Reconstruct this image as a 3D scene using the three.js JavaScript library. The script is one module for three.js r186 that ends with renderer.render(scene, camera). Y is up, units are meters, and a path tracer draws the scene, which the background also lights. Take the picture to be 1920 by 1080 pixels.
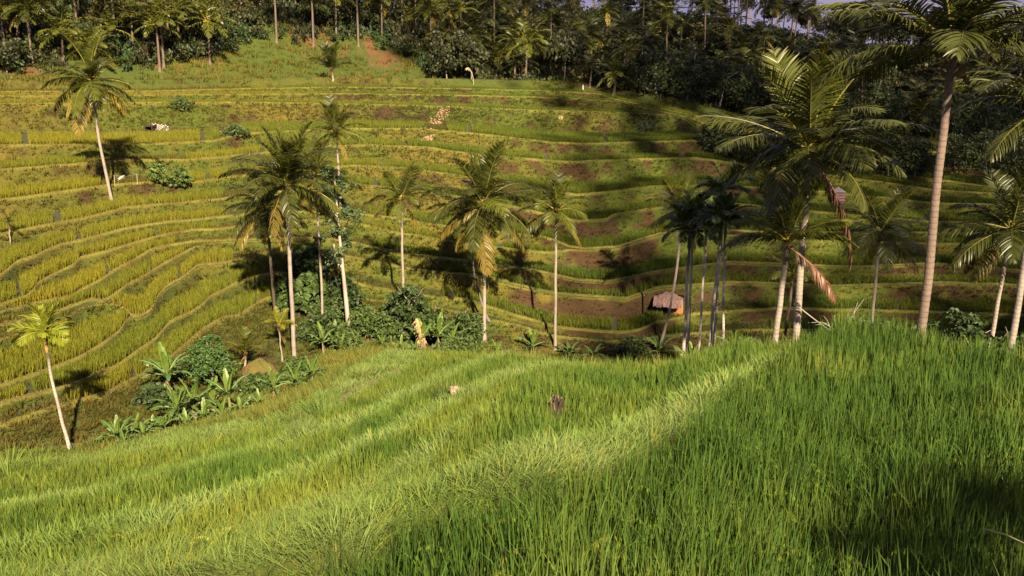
import * as THREE from 'three';
import { mergeGeometries } from 'three/addons/utils/BufferGeometryUtils.js';
import { ImprovedNoise } from 'three/addons/math/ImprovedNoise.js';

// ------------------------------------------------------------------ camera, sky, sun, exposure
const scene = new THREE.Scene();
const F = 1663, V0 = 100, EYE = 25;                       // focal length and horizon of the picture, eye height above the datum
const PITCH = Math.atan((540 - V0) / F);
const camera = new THREE.PerspectiveCamera(2 * Math.atan(540 / F) * 180 / Math.PI, 1024 / 576, 0.1, 3000);
camera.position.set(0, EYE, 0); camera.rotation.x = -PITCH; scene.add(camera);
const renderer = new THREE.WebGLRenderer({ antialias: true });
renderer.setSize(1024, 576);
renderer.toneMapping = THREE.LinearToneMapping; renderer.toneMappingExposure = 2.2;
renderer.shadowMap.enabled = true;
const N3 = new ImprovedNoise(), nz = (x, y, z = 0) => N3.noise(x, y, z);
const fbm = (x, y, z = 0, o = 4) => { let s = 0, a = 0.5, f = 1; for (let i = 0; i < o; i++) { s += a * nz(x * f, y * f, z + i * 7.3); f *= 2.03; a *= 0.5; } return s; };
let seed = 12345;
const rnd = () => { seed |= 0; seed = seed + 0x6D2B79F5 | 0; let t = Math.imul(seed ^ seed >>> 15, 1 | seed); t = t + Math.imul(t ^ t >>> 7, 61 | t) ^ t; return ((t ^ t >>> 14) >>> 0) / 4294967296; };
const rr = (a, b) => a + (b - a) * rnd(), pick = (a) => a[Math.floor(rnd() * a.length)];
const clamp = (x, a = 0, b = 1) => Math.min(b, Math.max(a, x)), lerp = (a, b, t) => a + (b - a) * t;
const smooth = (a, b, x) => { const t = clamp((x - a) / (b - a)); return t * t * (3 - 2 * t); };
{
  const W = 1024, H = 512, px = new Float32Array(W * H * 4);
  for (let j = 0; j < H; j++) for (let i = 0; i < W; i++) {
    const el = ((j + 0.5) / H - 0.5) * Math.PI, az = (i + 0.5) / W * 2 * Math.PI, up = Math.max(0, Math.sin(el));
    const x = Math.cos(az) * Math.cos(el), z = Math.sin(az) * Math.cos(el), k = 1.6 / (up + 0.25);
    const c = smooth(-0.08, 0.28, fbm(x * k + 3.1, z * k + 1.7, 2.2, 5)) * 0.75;
    const t = Math.pow(up, 0.55), o = (j * W + i) * 4;
    const sky = [lerp(0.46, 0.11, t), lerp(0.41, 0.15, t), lerp(0.64, 0.33, t)];
    const cl = [0.52, 0.44, 0.60];
    for (let q = 0; q < 3; q++) px[o + q] = lerp(sky[q], cl[q], c) * 0.36;
    px[o + 3] = 1;
  }
  const tex = new THREE.DataTexture(px, W, H, THREE.RGBAFormat, THREE.FloatType);
  tex.mapping = THREE.EquirectangularReflectionMapping; tex.minFilter = tex.magFilter = THREE.LinearFilter; tex.needsUpdate = true;
  scene.background = tex; scene.environment = tex;
}
const SUN = new THREE.Vector3(0.3, 0.74, 1).normalize();
const sun = new THREE.DirectionalLight(new THREE.Color(1, 0.84, 0.57), 5);
sun.position.copy(SUN).multiplyScalar(300).add(new THREE.Vector3(0, 0, -90)); sun.target.position.set(0, 0, -90);
sun.castShadow = true; sun.shadow.mapSize.set(4096, 4096); sun.shadow.radius = 1.5;
Object.assign(sun.shadow.camera, { left: -160, right: 160, top: 160, bottom: -160, near: 10, far: 700 });
scene.add(sun, sun.target);

// ------------------------------------------------------------------ helpers
const used = {};
function numbered(n) { const k = used[n] = (used[n] ?? -1) + 1; return k ? n + '_' + String(k).padStart(3, '0') : n; }
function tag(o, label, category, group, kind) {
  if (label) o.userData.label = label; if (category) o.userData.category = category;
  if (group) o.userData.group = group; if (kind) o.userData.kind = kind; return o;
}
function base(name, p, label, category, group, kind) {
  const g = new THREE.Group(); g.name = numbered(name); if (p) g.position.copy(p); scene.add(g); return tag(g, label, category, group, kind);
}
function mesh(name, geo, mat, parent) {
  const m = new THREE.Mesh(geo, mat); m.name = parent ? name : numbered(name); m.castShadow = m.receiveShadow = true;
  if (parent) { const n = parent.children.filter((c) => c.userData.base === name).length; m.userData.base = name; if (n) m.name = name + '_' + String(n).padStart(3, '0'); }
  (parent || scene).add(m); return m;
}
class MB {                                                  // collects coloured faces
  constructor() { this.p = []; this.c = []; this.n = null; this.uv = []; this.i = []; }
  v(x, y, z, c, u = 0, w = 0) { this.p.push(x, y, z); this.c.push(c[0], c[1], c[2]); this.uv.push(u, w); return this.p.length / 3 - 1; }
  q(a, b, c, d) { this.i.push(a, b, c, a, c, d); } t(a, b, c) { this.i.push(a, b, c); }
  tube(pts, radii, col, seg = 6, vscale = 1) {              // pts: Vector3 list, col: colour or function of t
    let prev = null, len = 0; const up = new THREE.Vector3(0.13, 0.2, 0.97).normalize(), T = new THREE.Vector3(), A = new THREE.Vector3(), B = new THREE.Vector3();
    pts.forEach((p, k) => {
      T.copy(pts[Math.min(k + 1, pts.length - 1)]).sub(pts[Math.max(k - 1, 0)]).normalize();
      A.crossVectors(up, T).normalize(); if (A.lengthSq() < 0.1) A.set(1, 0, 0); B.crossVectors(T, A);
      if (k) len += p.distanceTo(pts[k - 1]);
      const row = [], c = typeof col === 'function' ? col(k / (pts.length - 1)) : col;
      for (let s = 0; s <= seg; s++) {
        const a = s / seg * 2 * Math.PI, r = radii[k];
        row.push(this.v(p.x + (A.x * Math.cos(a) + B.x * Math.sin(a)) * r, p.y + (A.y * Math.cos(a) + B.y * Math.sin(a)) * r, p.z + (A.z * Math.cos(a) + B.z * Math.sin(a)) * r, c, s / seg, len * vscale));
      }
      if (prev) for (let s = 0; s < seg; s++) this.q(prev[s], prev[s + 1], row[s + 1], row[s]);
      prev = row;
    });
  }
  geo() {
    const g = new THREE.BufferGeometry();
    g.setAttribute('position', new THREE.Float32BufferAttribute(this.p, 3)); g.setAttribute('color', new THREE.Float32BufferAttribute(this.c, 3));
    g.setAttribute('uv', new THREE.Float32BufferAttribute(this.uv, 2)); g.setIndex(this.i); g.computeVertexNormals(); return g;
  }
}
const mixc = (a, b, t) => [lerp(a[0], b[0], t), lerp(a[1], b[1], t), lerp(a[2], b[2], t)], mulc = (a, k) => [a[0] * k, a[1] * k, a[2] * k];

// fine tiling grain, used to break up every large surface
function grain(n, f) {
  const d = new Uint8Array(n * n * 4);
  for (let j = 0; j < n; j++) for (let i = 0; i < n; i++) { const v = clamp(f(i / n, j / n)) * 255; d.set([v, v, v, 255], (j * n + i) * 4); }
  const t = new THREE.DataTexture(d, n, n); t.wrapS = t.wrapT = THREE.RepeatWrapping; t.magFilter = THREE.LinearFilter; t.minFilter = THREE.LinearMipmapLinearFilter; t.generateMipmaps = true; t.needsUpdate = true; return t;
}
const tile = (u, v, f, o = 3) => { let s = 0, a = 0.5; for (let k = 0; k < o; k++) { const U = u * f, V = v * f; const m = (x, y) => nz(x, y, k * 5.7); const uu = u, vv = v; s += a * ((m(U, V) * (1 - uu) + m(U - f, V) * uu) * (1 - vv) + (m(U, V - f) * (1 - uu) + m(U - f, V - f) * uu) * vv); f *= 2; a *= 0.55; } return s; };
const earthGrain = grain(512, (u, v) => 0.72 + 0.55 * tile(u, v, 24, 4) + 0.3 * tile(u + 0.3, v, 5, 2));
earthGrain.colorSpace = THREE.NoColorSpace;
const earthBump = grain(512, (u, v) => 0.5 + 0.6 * tile(u, v, 20, 4));
const barkGrain = grain(256, (u, v) => { const r = (v * 12) % 1; return 0.78 + 0.16 * tile(u, v, 16, 3) + 0.25 * tile(u * 0.3, v, 30, 2) - 0.2 * Math.exp(-((r - 0.5) ** 2) / 0.012); });
const M = {
  ground: new THREE.MeshStandardMaterial({ vertexColors: true, map: earthGrain, bumpMap: earthBump, bumpScale: 0.12, roughness: 1, side: THREE.DoubleSide }),
  bark: new THREE.MeshStandardMaterial({ vertexColors: true, map: barkGrain, bumpMap: barkGrain, bumpScale: 0.02, roughness: 0.9 }),
  frond: new THREE.MeshPhysicalMaterial({ vertexColors: true, roughness: 0.4, transmission: 0.12, thickness: 0, side: THREE.DoubleSide, specularIntensity: 0.7 }),
  leaf: new THREE.MeshStandardMaterial({ vertexColors: true, roughness: 0.6, side: THREE.DoubleSide }),
  blade: new THREE.MeshPhysicalMaterial({ vertexColors: true, roughness: 0.75, transmission: 0.25, thickness: 0, side: THREE.DoubleSide, specularIntensity: 0.5 }),
  plain: new THREE.MeshStandardMaterial({ vertexColors: true, roughness: 0.85, side: THREE.DoubleSide }),
};

// ------------------------------------------------------------------ survey of the place: sight lines to points of the land
const cp = Math.cos(PITCH), sp = Math.sin(PITCH);
function sight(u, v) {                                      // bearing and slope of a sight line
  const x = (u - 960) / F, y = (540 - v) / F, h = Math.hypot(x, y * sp + cp);
  return { az: Math.atan2(x, y * sp + cp), s: (y * cp - sp) / h };
}
const at = (az, d, y) => new THREE.Vector3(d * Math.sin(az), y + EYE, -d * Math.cos(az));
function table(cols) {                                      // distance by (u, v)
  return (u, v) => {
    const one = ([, rows]) => {
      let k = 0; while (k < rows.length - 2 && v > rows[k + 1][0]) k++;
      const [v0, d0] = rows[k], [v1, d1] = rows[k + 1], t = clamp((v - v0) / (v1 - v0), -0.6, 1.6);
      return Math.exp(lerp(Math.log(d0), Math.log(d1), t));
    };
    let k = 0; while (k < cols.length - 2 && u > cols[k + 1][0]) k++;
    const t = clamp((u - cols[k][0]) / (cols[k + 1][0] - cols[k][0]), 0, 1);
    return lerp(one(cols[k]), one(cols[k + 1]), t);
  };
}
const R = (...a) => a.reduce((o, x, i) => (i % 2 ? o[o.length - 1].push(x) : o.push([x]), o), []);
const farD = table([
  [0, R(160, 125, 250, 101, 350, 88, 450, 76, 550, 66, 640, 57.5, 730, 50, 830, 45)],
  [300, R(160, 128, 250, 104, 350, 90, 450, 78, 550, 68, 640, 60, 730, 52.5, 830, 45.5)],
  [640, R(160, 135, 250, 110, 350, 94, 450, 82.5, 550, 73.5, 640, 66.5, 730, 61)],
  [1000, R(160, 142, 250, 115, 350, 98, 450, 87, 550, 79, 640, 73, 730, 68)],
  [1300, R(160, 145, 250, 120, 350, 104, 450, 93, 550, 85, 640, 78, 730, 73)],
  [1600, R(160, 170, 250, 142, 350, 120, 450, 105, 550, 94, 640, 86, 730, 80)],
  [1920, R(160, 185, 250, 155, 350, 130, 450, 110, 550, 97, 640, 88, 730, 82)]]);
const nearD = table([
  [-250, R(855, 41, 890, 34, 940, 27, 1000, 21, 1080, 16, 1160, 12)],
  [0, R(855, 38, 890, 31, 940, 24, 1000, 18, 1080, 13, 1160, 10)],
  [300, R(800, 38, 830, 32, 880, 24, 940, 17, 1000, 12.5, 1080, 9, 1160, 7.4)],
  [640, R(650, 52, 690, 42, 720, 35, 760, 28, 820, 20, 900, 13, 1000, 8.5, 1080, 6.5, 1160, 5.5)],
  [1000, R(665, 34, 690, 28, 720, 22, 760, 17, 820, 12, 900, 8.5, 1000, 6, 1080, 4.9, 1160, 4.2)],
  [1300, R(650, 22, 680, 18, 720, 14.5, 800, 10, 900, 7, 1000, 5.3, 1080, 4.5, 1160, 3.9)],
  [1600, R(620, 21, 660, 16.5, 720, 12.5, 800, 9, 900, 6.4, 1000, 4.9, 1080, 4.2, 1160, 3.7)],
  [1920, R(648, 18, 680, 14.5, 720, 11.5, 800, 8.5, 900, 6.2, 1000, 4.8, 1080, 4.1, 1160, 3.6)],
  [2200, R(660, 16, 690, 13.5, 720, 11, 800, 8.3, 900, 6, 1000, 4.7, 1080, 4, 1160, 3.5)]]);
const NC = 580, AZ0 = -0.72, AZ1 = 0.72, azOf = (j) => AZ0 + (AZ1 - AZ0) * j / (NC - 1), colOf = (az) => clamp((az - AZ0) / (AZ1 - AZ0) * (NC - 1), 0, NC - 1.001);
function line(pts, dist, blur = 2, raise = 0) {             // a surveyed line: distance and height by column
  const P = [];
  for (let k = 0; k < pts.length - 1; k++) {
    const [u0, v0] = pts[k], [u1, v1] = pts[k + 1], n = Math.max(1, Math.ceil(Math.hypot(u1 - u0, v1 - v0) / 4));
    for (let i = 0; i < n + (k === pts.length - 2 ? 1 : 0); i++) { const u = lerp(u0, u1, i / n), v = lerp(v0, v1, i / n), g = sight(u, v), d = dist(u, v); if (!P.length || g.az > P[P.length - 1][0] + 1e-5) P.push([g.az, d, g.s * d]); }
  }
  const D = new Float64Array(NC), Y = new Float64Array(NC); let k = 0;
  for (let j = 0; j < NC; j++) {
    const a = azOf(j); while (k < P.length - 2 && a > P[k + 1][0]) k++;
    const t = clamp((a - P[k][0]) / (P[k + 1][0] - P[k][0])); D[j] = lerp(P[k][1], P[k + 1][1], t); Y[j] = lerp(P[k][2], P[k + 1][2], t);
  }
  const bl = (A) => A.map((_, j) => { let s = 0, n = 0; for (let q = -blur; q <= blur; q++) { const w = blur + 1 - Math.abs(q), x = clamp(j + q, 0, NC - 1); s += A[x] * w; n += w; } return s / n; });
  return { D: bl(D), Y: bl(Y).map((y, j) => y + (typeof raise === 'function' ? raise(j) : raise)) };
}
// terrace lips of the far hillside, nearest first
const LIPS = [
  ['foot', R(-400, 880, 0, 852, 135, 843, 300, 785, 480, 732, 560, 692, 660, 640, 760, 650, 900, 662, 1040, 672, 1200, 680, 1400, 680, 1900, 690, 2300, 690)],
  ['LI', R(-400, 870, 0, 800, 200, 740, 300, 690, 380, 620, 417, 598, 448, 594, 470, 578, 500, 560, 560, 552, 700, 565, 817, 578, 971, 612, 1033, 630, 1137, 641, 1200, 640, 1240, 632, 1400, 620, 1900, 625, 2300, 630)],
  ['LH', R(-400, 830, 0, 760, 150, 720, 220, 690, 260, 660, 290, 640, 320, 605, 357, 588, 382, 572, 390, 560, 415, 547, 440, 533, 480, 520, 520, 512, 620, 520, 700, 540, 817, 559, 871, 563, 908, 573, 942, 584, 981, 597, 1033, 612, 1075, 618, 1137, 625, 1183, 624, 1200, 620, 1227, 607, 1300, 590, 1457, 579, 1700, 585, 1900, 592, 2300, 600)],
  ['LG', R(-400, 830, 0, 727, 22, 720, 93, 695, 150, 673, 192, 648, 225, 623, 238, 600, 250, 597, 265, 597, 282, 588, 290, 574, 297, 558, 315, 539, 340, 526, 373, 500, 407, 497, 448, 491, 490, 478, 540, 474, 620, 478, 700, 493, 760, 506, 827, 515, 902, 522, 1040, 553, 1173, 563, 1231, 542, 1370, 532, 1563, 539, 1775, 533, 2300, 551)],
  ['LF', R(-400, 790, 0, 640, 100, 612, 128, 600, 150, 578, 200, 568, 236, 580, 245, 592, 265, 596, 282, 587, 290, 573, 297, 557, 315, 538, 340, 525, 373, 499, 407, 496, 448, 490, 490, 477, 540, 473, 620, 477, 700, 492, 760, 505, 827, 514, 871, 516, 902, 521, 950, 528, 971, 539, 998, 547, 1040, 552, 1075, 556, 1104, 558, 1137, 562, 1173, 562, 1200, 555, 1231, 541, 1370, 531, 1480, 533, 1563, 538, 1683, 541, 1775, 532, 1900, 545, 2300, 550)],
  ['LE', R(-400, 760, 0, 612, 100, 590, 172, 563, 197, 567, 217, 553, 240, 536, 273, 518, 307, 496, 343, 477, 370, 462, 400, 455, 440, 453, 520, 451, 600, 449, 650, 456, 720, 471, 787, 483, 869, 491, 912, 497, 1000, 510, 1083, 528, 1137, 532, 1200, 519, 1246, 510, 1368, 494, 1600, 503, 1742, 496, 1950, 513, 2300, 520)],
  ['T10', R(-400, 740, 0, 586, 90, 566, 130, 560, 150, 547, 192, 525, 217, 507, 250, 490, 283, 469, 323, 460, 365, 453, 440, 452, 520, 450, 600, 448, 650, 455, 720, 470, 787, 482, 869, 490, 912, 496, 950, 501, 992, 508, 1040, 517, 1083, 527, 1117, 532, 1137, 531, 1200, 518, 1246, 509, 1368, 493, 1457, 497, 1600, 502, 1742, 495, 1808, 503, 1950, 512, 2300, 518)],
  ['T9', R(-400, 700, 0, 574, 50, 558, 64, 545, 70, 533, 100, 517, 140, 497, 150, 484, 200, 473, 250, 457, 320, 438, 363, 432, 407, 432, 457, 423, 560, 414, 640, 415, 690, 425, 740, 436, 800, 446, 860, 456, 950, 467, 992, 472, 1027, 475, 1067, 468, 1096, 469, 1158, 466, 1200, 452, 1229, 443, 1300, 434, 1450, 450, 1750, 458, 2300, 465)],
  ['T8', R(-400, 640, 0, 520, 10, 513, 32, 492, 67, 483, 90, 471, 117, 460, 167, 448, 233, 430, 320, 416, 367, 413, 390, 410, 432, 405, 520, 398, 620, 398, 700, 405, 760, 411, 800, 420, 860, 428, 950, 438, 1012, 444, 1046, 454, 1067, 464, 1096, 467, 1158, 464, 1200, 450, 1229, 441, 1300, 430, 1450, 436, 1750, 437, 2300, 442)],
  ['T7', R(-400, 520, 0, 441, 25, 437, 73, 425, 147, 412, 217, 396, 233, 390, 320, 383, 400, 375, 480, 366, 560, 356, 660, 346, 760, 356, 860, 370, 960, 388, 1054, 409, 1083, 415, 1137, 412, 1150, 403, 1221, 392, 1300, 382, 1350, 380, 1500, 395, 1750, 417, 2300, 424)],
  ['T6', R(-400, 440, 0, 376, 100, 363, 200, 348, 300, 341, 366, 342, 420, 334, 520, 322, 660, 311, 760, 316, 850, 328, 967, 350, 1040, 360, 1083, 366, 1146, 360, 1221, 350, 1312, 348, 1500, 355, 1755, 382, 2300, 392)],
  ['T5', R(-400, 360, 0, 319, 160, 307, 250, 301, 350, 300, 463, 290, 560, 280, 680, 272, 800, 277, 900, 291, 1000, 299, 1070, 304, 1200, 299, 1300, 296, 1600, 335, 1755, 357, 1900, 366, 2300, 372)],
  ['T4', R(-400, 280, 0, 273, 200, 272, 300, 270, 400, 265, 425, 258, 440, 253, 500, 248, 640, 242, 795, 242, 900, 252, 1040, 268, 1110, 270, 1200, 267, 1300, 264, 1500, 300, 1758, 338, 1892, 355, 2300, 362)],
  ['T2', R(-400, 198, 0, 195, 200, 193, 440, 192, 640, 195, 800, 199, 1000, 207, 1140, 211, 1270, 216, 1320, 250, 1500, 285, 1727, 311, 1900, 322, 2300, 330)],
  ['T1', R(-400, 184, 0, 181, 230, 179, 400, 178, 640, 176, 850, 179, 1000, 182, 1080, 185, 1170, 192, 1200, 200, 1300, 224, 1400, 258, 1727, 298, 2300, 315)],
  ['T0', R(-400, 174, 0, 172, 300, 171, 480, 166, 640, 164, 820, 166, 1000, 170, 1123, 176, 1150, 186, 1300, 216, 1400, 240, 1727, 285, 2300, 300)],
];
const lips = LIPS.map(([name, pts]) => ({ name, ...line(pts, farD, name === 'foot' ? 6 : 1) }));
for (let k = 1; k < lips.length; k++) for (let j = 0; j < NC; j++) {
  const q = azOf(j) * lips[k].D[j]; lips[k].D[j] += 0.34 * fbm(q * 0.33, k * 9.1, 1, 3) * smooth(50, 80, lips[k].D[j]) ; lips[k].Y[j] += 0.1 * fbm(q * 0.5, k * 4.3, 6, 3);
  lips[k].D[j] = Math.max(lips[k].D[j], lips[k - 1].D[j] + 0.25); lips[k].Y[j] = Math.max(lips[k].Y[j], lips[k - 1].Y[j] + 0.04);
}
// the near slope: field edges from the camera outwards
const EDGES = [
  ['start', R(-400, 1150, 2300, 1150)],
  ['N1', R(-400, 1149, 200, 1149, 480, 1130, 640, 1090, 740, 1040, 880, 985, 1000, 945, 1100, 905, 1200, 850, 1290, 798, 1370, 742, 1460, 686, 1540, 632, 1600, 612, 1700, 634, 1800, 645, 1920, 652, 2300, 660)],
  ['N2', R(-400, 1140, 200, 1125, 420, 1090, 560, 1040, 640, 990, 760, 958, 850, 922, 1000, 868, 1100, 826, 1200, 772, 1290, 722, 1400, 670, 1480, 634, 1530, 614, 1600, 611, 1700, 633, 2300, 659)],
  ['N3', R(-400, 1135, 100, 1090, 400, 1040, 640, 965, 800, 890, 870, 830, 960, 770, 1060, 725, 1160, 693, 1250, 673, 1300, 655, 1400, 618, 1500, 610, 1600, 610, 1700, 632, 2300, 658)],
  ['N4', R(-400, 1120, 100, 1065, 400, 1005, 640, 925, 780, 860, 850, 810, 930, 760, 1020, 720, 1120, 690, 1200, 676, 1300, 654, 1400, 617, 1500, 609, 1600, 609, 1700, 631, 2300, 657)],
  ['N5', R(-400, 1080, 0, 1050, 300, 990, 520, 915, 700, 845, 800, 797, 880, 750, 960, 713, 1050, 686, 1120, 677, 1200, 675, 1300, 653, 1400, 616, 1500, 608, 1700, 630, 2300, 656)],
  ['N6', R(-400, 1060, 0, 1025, 250, 970, 430, 925, 600, 865, 740, 800, 840, 745, 920, 703, 1000, 676, 1120, 676, 1200, 674, 1300, 652, 1400, 615, 1500, 607, 1700, 629, 2300, 655)],
  ['N7', R(-400, 1010, 0, 965, 200, 935, 400, 880, 560, 838, 700, 787, 800, 733, 900, 688, 960, 667, 1120, 675, 1200, 673, 1300, 651, 1400, 614, 1500, 606, 1700, 628, 2300, 654)],
  ['N8', R(-400, 990, 0, 945, 200, 912, 400, 860, 560, 818, 680, 773, 760, 733, 840, 693, 900, 670, 960, 664, 1120, 674, 1200, 672, 1300, 650, 1400, 613, 1500, 605, 1700, 627, 2300, 653)],
  ['N9', R(-400, 950, 0, 905, 200, 872, 400, 828, 560, 793, 660, 750, 740, 710, 800, 675, 840, 664, 960, 663, 1120, 673, 1200, 671, 1300, 649, 1400, 612, 1500, 604, 1700, 626, 2300, 652)],
  ['crest', R(-400, 905, 0, 862, 150, 846, 200, 836, 300, 806, 420, 785, 520, 765, 600, 725, 650, 690, 710, 655, 760, 650, 830, 658, 930, 662, 1000, 660, 1100, 671, 1240, 669, 1300, 648, 1340, 628, 1400, 611, 1500, 603, 1600, 609, 1700, 625, 1800, 636, 1920, 645, 2300, 651)],
];
const edges = EDGES.map(([name, pts]) => ({ name, ...line(pts, nearD, 4, (j) => lerp(-0.4, -0.82, smooth(0.0, 0.2, azOf(j))) - 0.28 * smooth(0.22, 0.42, azOf(j))) }));
for (let k = 1; k < edges.length; k++) for (let j = 0; j < NC; j++) {
  edges[k].D[j] = Math.max(edges[k].D[j], edges[k - 1].D[j] + 0.12); edges[k].Y[j] = Math.min(edges[k].Y[j], edges[k - 1].Y[j] - 0.01);
}
// hills behind the terraces: (bearing at the top lip) distance beyond, height
const HILL = [
  [-400, R(6, -3.4, 13, 0.5, 24, 3, 70, 12, 150, 22, 260, 26)], [0, R(6, -3.6, 13, 0.3, 24, 3.2, 70, 13, 150, 23, 260, 26)],
  [300, R(6, -3.8, 12, -0.5, 22, 2, 60, 11, 140, 22, 260, 26)], [500, R(5, -3.8, 12, -1, 22, 5.2, 55, 12, 140, 22, 260, 25)],
  [660, R(5, -4.6, 10, -2, 20, 4, 60, 9, 130, 17, 260, 22)], [820, R(6, -5.4, 12, -3.5, 24, 0, 70, 7, 130, 15, 260, 22)],
  [1000, R(6, -6.6, 14, -6.5, 26, -4.5, 70, 4, 130, 13, 260, 19)], [1150, R(6, -8, 14, -9, 26, -7, 70, 3, 120, 12, 260, 16)],
  [1300, R(6, -11, 14, -13, 26, -10, 60, 0, 110, 8, 260, 10)], [1600, R(6, -15, 16, -15, 30, -10, 60, -4, 95, 0, 260, 0)],
  [1920, R(6, -18, 16, -17, 30, -11, 60, -5, 95, -2.5, 260, -3)], [2300, R(6, -19, 16, -18, 30, -11, 60, -5, 95, -2, 260, -3)]];
const hillAt = (az) => {
  const u = 960 + F * Math.tan(az) * 1.02; let k = 0; while (k < HILL.length - 2 && u > HILL[k + 1][0]) k++;
  const t = smooth(0, 1, clamp((u - HILL[k][0]) / (HILL[k + 1][0] - HILL[k][0]))); return HILL[k][1].map((p, i) => [lerp(p[0], HILL[k + 1][1][i][0], t), lerp(p[1], HILL[k + 1][1][i][1], t)]);
};

// every column's profile of (distance, height, kind)
const prof = [], KI = { soil: 0, grass: 1, bund: 2, mud: 3, bank: 4, wood: 5, path: 6 }, nearN = [], terraceSpan = [], treadEnd = lips.map(() => new Float64Array(NC));
for (let j = 0; j < NC; j++) {
  const a = azOf(j), P = [], add = (d, y, k) => P.push([d, y, k]);
  const s0 = edges[0];
  for (const f of [0.06, 0.35, 0.7]) add(s0.D[j] * f, lerp(-2.5, s0.Y[j], f), KI.grass);
  for (let k = 0; k < edges.length - 1; k++) {
    const A = edges[k], B = edges[k + 1], rice = k % 2 === 0 && k < 9, n = [16, 5, 12, 4, 12, 4, 12, 4, 10, 12][k], lev = rice ? 0.45 : 0.1, ym = (A.Y[j] + B.Y[j]) / 2;
    for (let i = 0; i < n; i++) {
      const t = (i + (i === 0 ? 0.02 : 0)) / (n - 1) * 0.985 + 0.005, d = lerp(A.D[j], B.D[j], t), y = lerp(A.Y[j], B.Y[j], t);
      const up = rice ? 0 : (k === 1 ? 0.62 : 0.36) * smooth(0, 0.6, B.D[j] - A.D[j]) * smooth(0, 0.2, t) * smooth(1, 0.8, t) * (k < 9 ? 1 : 0);
      add(d, up + lerp(y, ym, lev * smooth(0, 1.5, B.D[j] - A.D[j])) + 0.1 * fbm(d * Math.sin(a) * 0.5, d * Math.cos(a) * 0.5, 3), rice ? KI.soil : k === 9 && t > 0.28 && t < 0.5 ? KI.path : KI.grass);
    }
  }
  nearN[j] = P.length;
  const c = edges[edges.length - 1], f = lips[0], n = 22;
  for (let i = 0; i < n; i++) {
    const t = i / n, d = lerp(c.D[j], f.D[j], t), y = lerp(c.Y[j], f.Y[j], t);
    add(d + 0.02, y - 0.7 * Math.sin(t * Math.PI) + 0.35 * fbm(d * Math.sin(a) * 0.2, d * Math.cos(a) * 0.2, 9), KI.grass);
  }
  terraceSpan[j] = [];
  for (let k = 0; k < lips.length; k++) {
    const d = lips[k].D[j], y = lips[k].Y[j], x = d * Math.sin(a), z = d * Math.cos(a), end = k === lips.length - 1;
    const d2 = end ? d + 8 : lips[k + 1].D[j], y2 = end ? y + 1.5 : lips[k + 1].Y[j], gap = d2 - d, rise = y2 - y, e = clamp(gap / 1.6, 0.02, 1) * clamp(rise * 4, 0.05, 1);
    const east = smooth(-0.12, 0.06, a), ratio = lerp(0.45, 0.24, east) + lerp(0.35, 0.2, east) * fbm(x * 0.05, z * 0.05, k * 3.1), run = end ? 3 : clamp(Math.max(ratio * rise, lerp(0.26 - 0.12 * east, 0.13, smooth(-0.05, -0.35, a)) * gap), 0.02, gap * 0.75);
    terraceSpan[j][k] = P.length;
    const back = k === 0 ? d + 0.25 : d2 - run; treadEnd[k][j] = back;
    add(d, y, KI.bund); add(d + 0.14 * e, y + 0.1 * e, KI.bund); add(d + 0.42 * e, y + 0.1 * e, KI.bund); add(d + 0.58 * e, y - 0.06 * e, KI.mud);
    add(Math.max(back - 0.05, d + 0.6 * e), y - 0.04 * e, KI.mud);
    for (let i = 1; i < 7; i++) {
      const t = i / 7, bulge = 0.16 * fbm(x * 0.45, z * 0.45, k * 5 + t * 1.4, 3) * Math.min(rise, 1.4) * Math.sin(t * Math.PI);
      add(lerp(Math.max(back, d + 0.62 * e), d2 - 0.02, t) - bulge * 1.1, lerp(y, y2, Math.pow(t, 0.85)) - 0.02, KI.bank);
    }
  }
  const h = hillAt(a), D0 = P[P.length - 1][0], Y0 = P[P.length - 1][1]; terraceSpan[j].push(P.length);
  const H = [[0, Y0], ...h];
  for (let k = 0; k < H.length - 1; k++) for (let i = 1; i <= 6; i++) {
    const t = i / 6, d = D0 + 0.1 + lerp(H[k][0], H[k + 1][0], t), y = lerp(H[k][1], H[k + 1][1], smooth(-0.15, 1.15, t));
    add(d, y + clamp(H[k][0] / 8) * 0.8 * fbm(d * Math.sin(a) * 0.12, d * Math.cos(a) * 0.12, 4), KI.wood);
  }
  for (let i = 1; i < P.length; i++) if (P[i][0] < P[i - 1][0] + 0.004) P[i][0] = P[i - 1][0] + 0.004;
  prof[j] = P;
}
const NP = prof[0].length;
function groundIn(P, d) { let lo = 0, hi = P.length - 1; if (d <= P[0][0]) return P[0][1]; if (d >= P[hi][0]) return P[hi][1]; while (hi - lo > 1) { const m = lo + hi >> 1; if (P[m][0] <= d) lo = m; else hi = m; } return lerp(P[lo][1], P[hi][1], (d - P[lo][0]) / (P[hi][0] - P[lo][0])); }
function groundY(az, d) { const c = colOf(az), j = Math.floor(c), t = c - j; return lerp(groundIn(prof[j], d), groundIn(prof[j + 1], d), t); }
const arr = (A, az) => { const c = colOf(az), j = Math.floor(c); return lerp(A[j], A[j + 1], c - j); };
const ground = (az, d) => at(az, d, groundY(az, d));
function hit(u, v, from) {                                  // where a sight line meets the land
  const g = sight(u, v), c = edges[edges.length - 1]; let d = from ?? arr(c.D, g.az) + 1;
  for (; d < 330; d += 0.15) if (g.s * d < groundY(g.az, d)) break;
  return { az: g.az, d, p: ground(g.az, d) };
}

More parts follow.
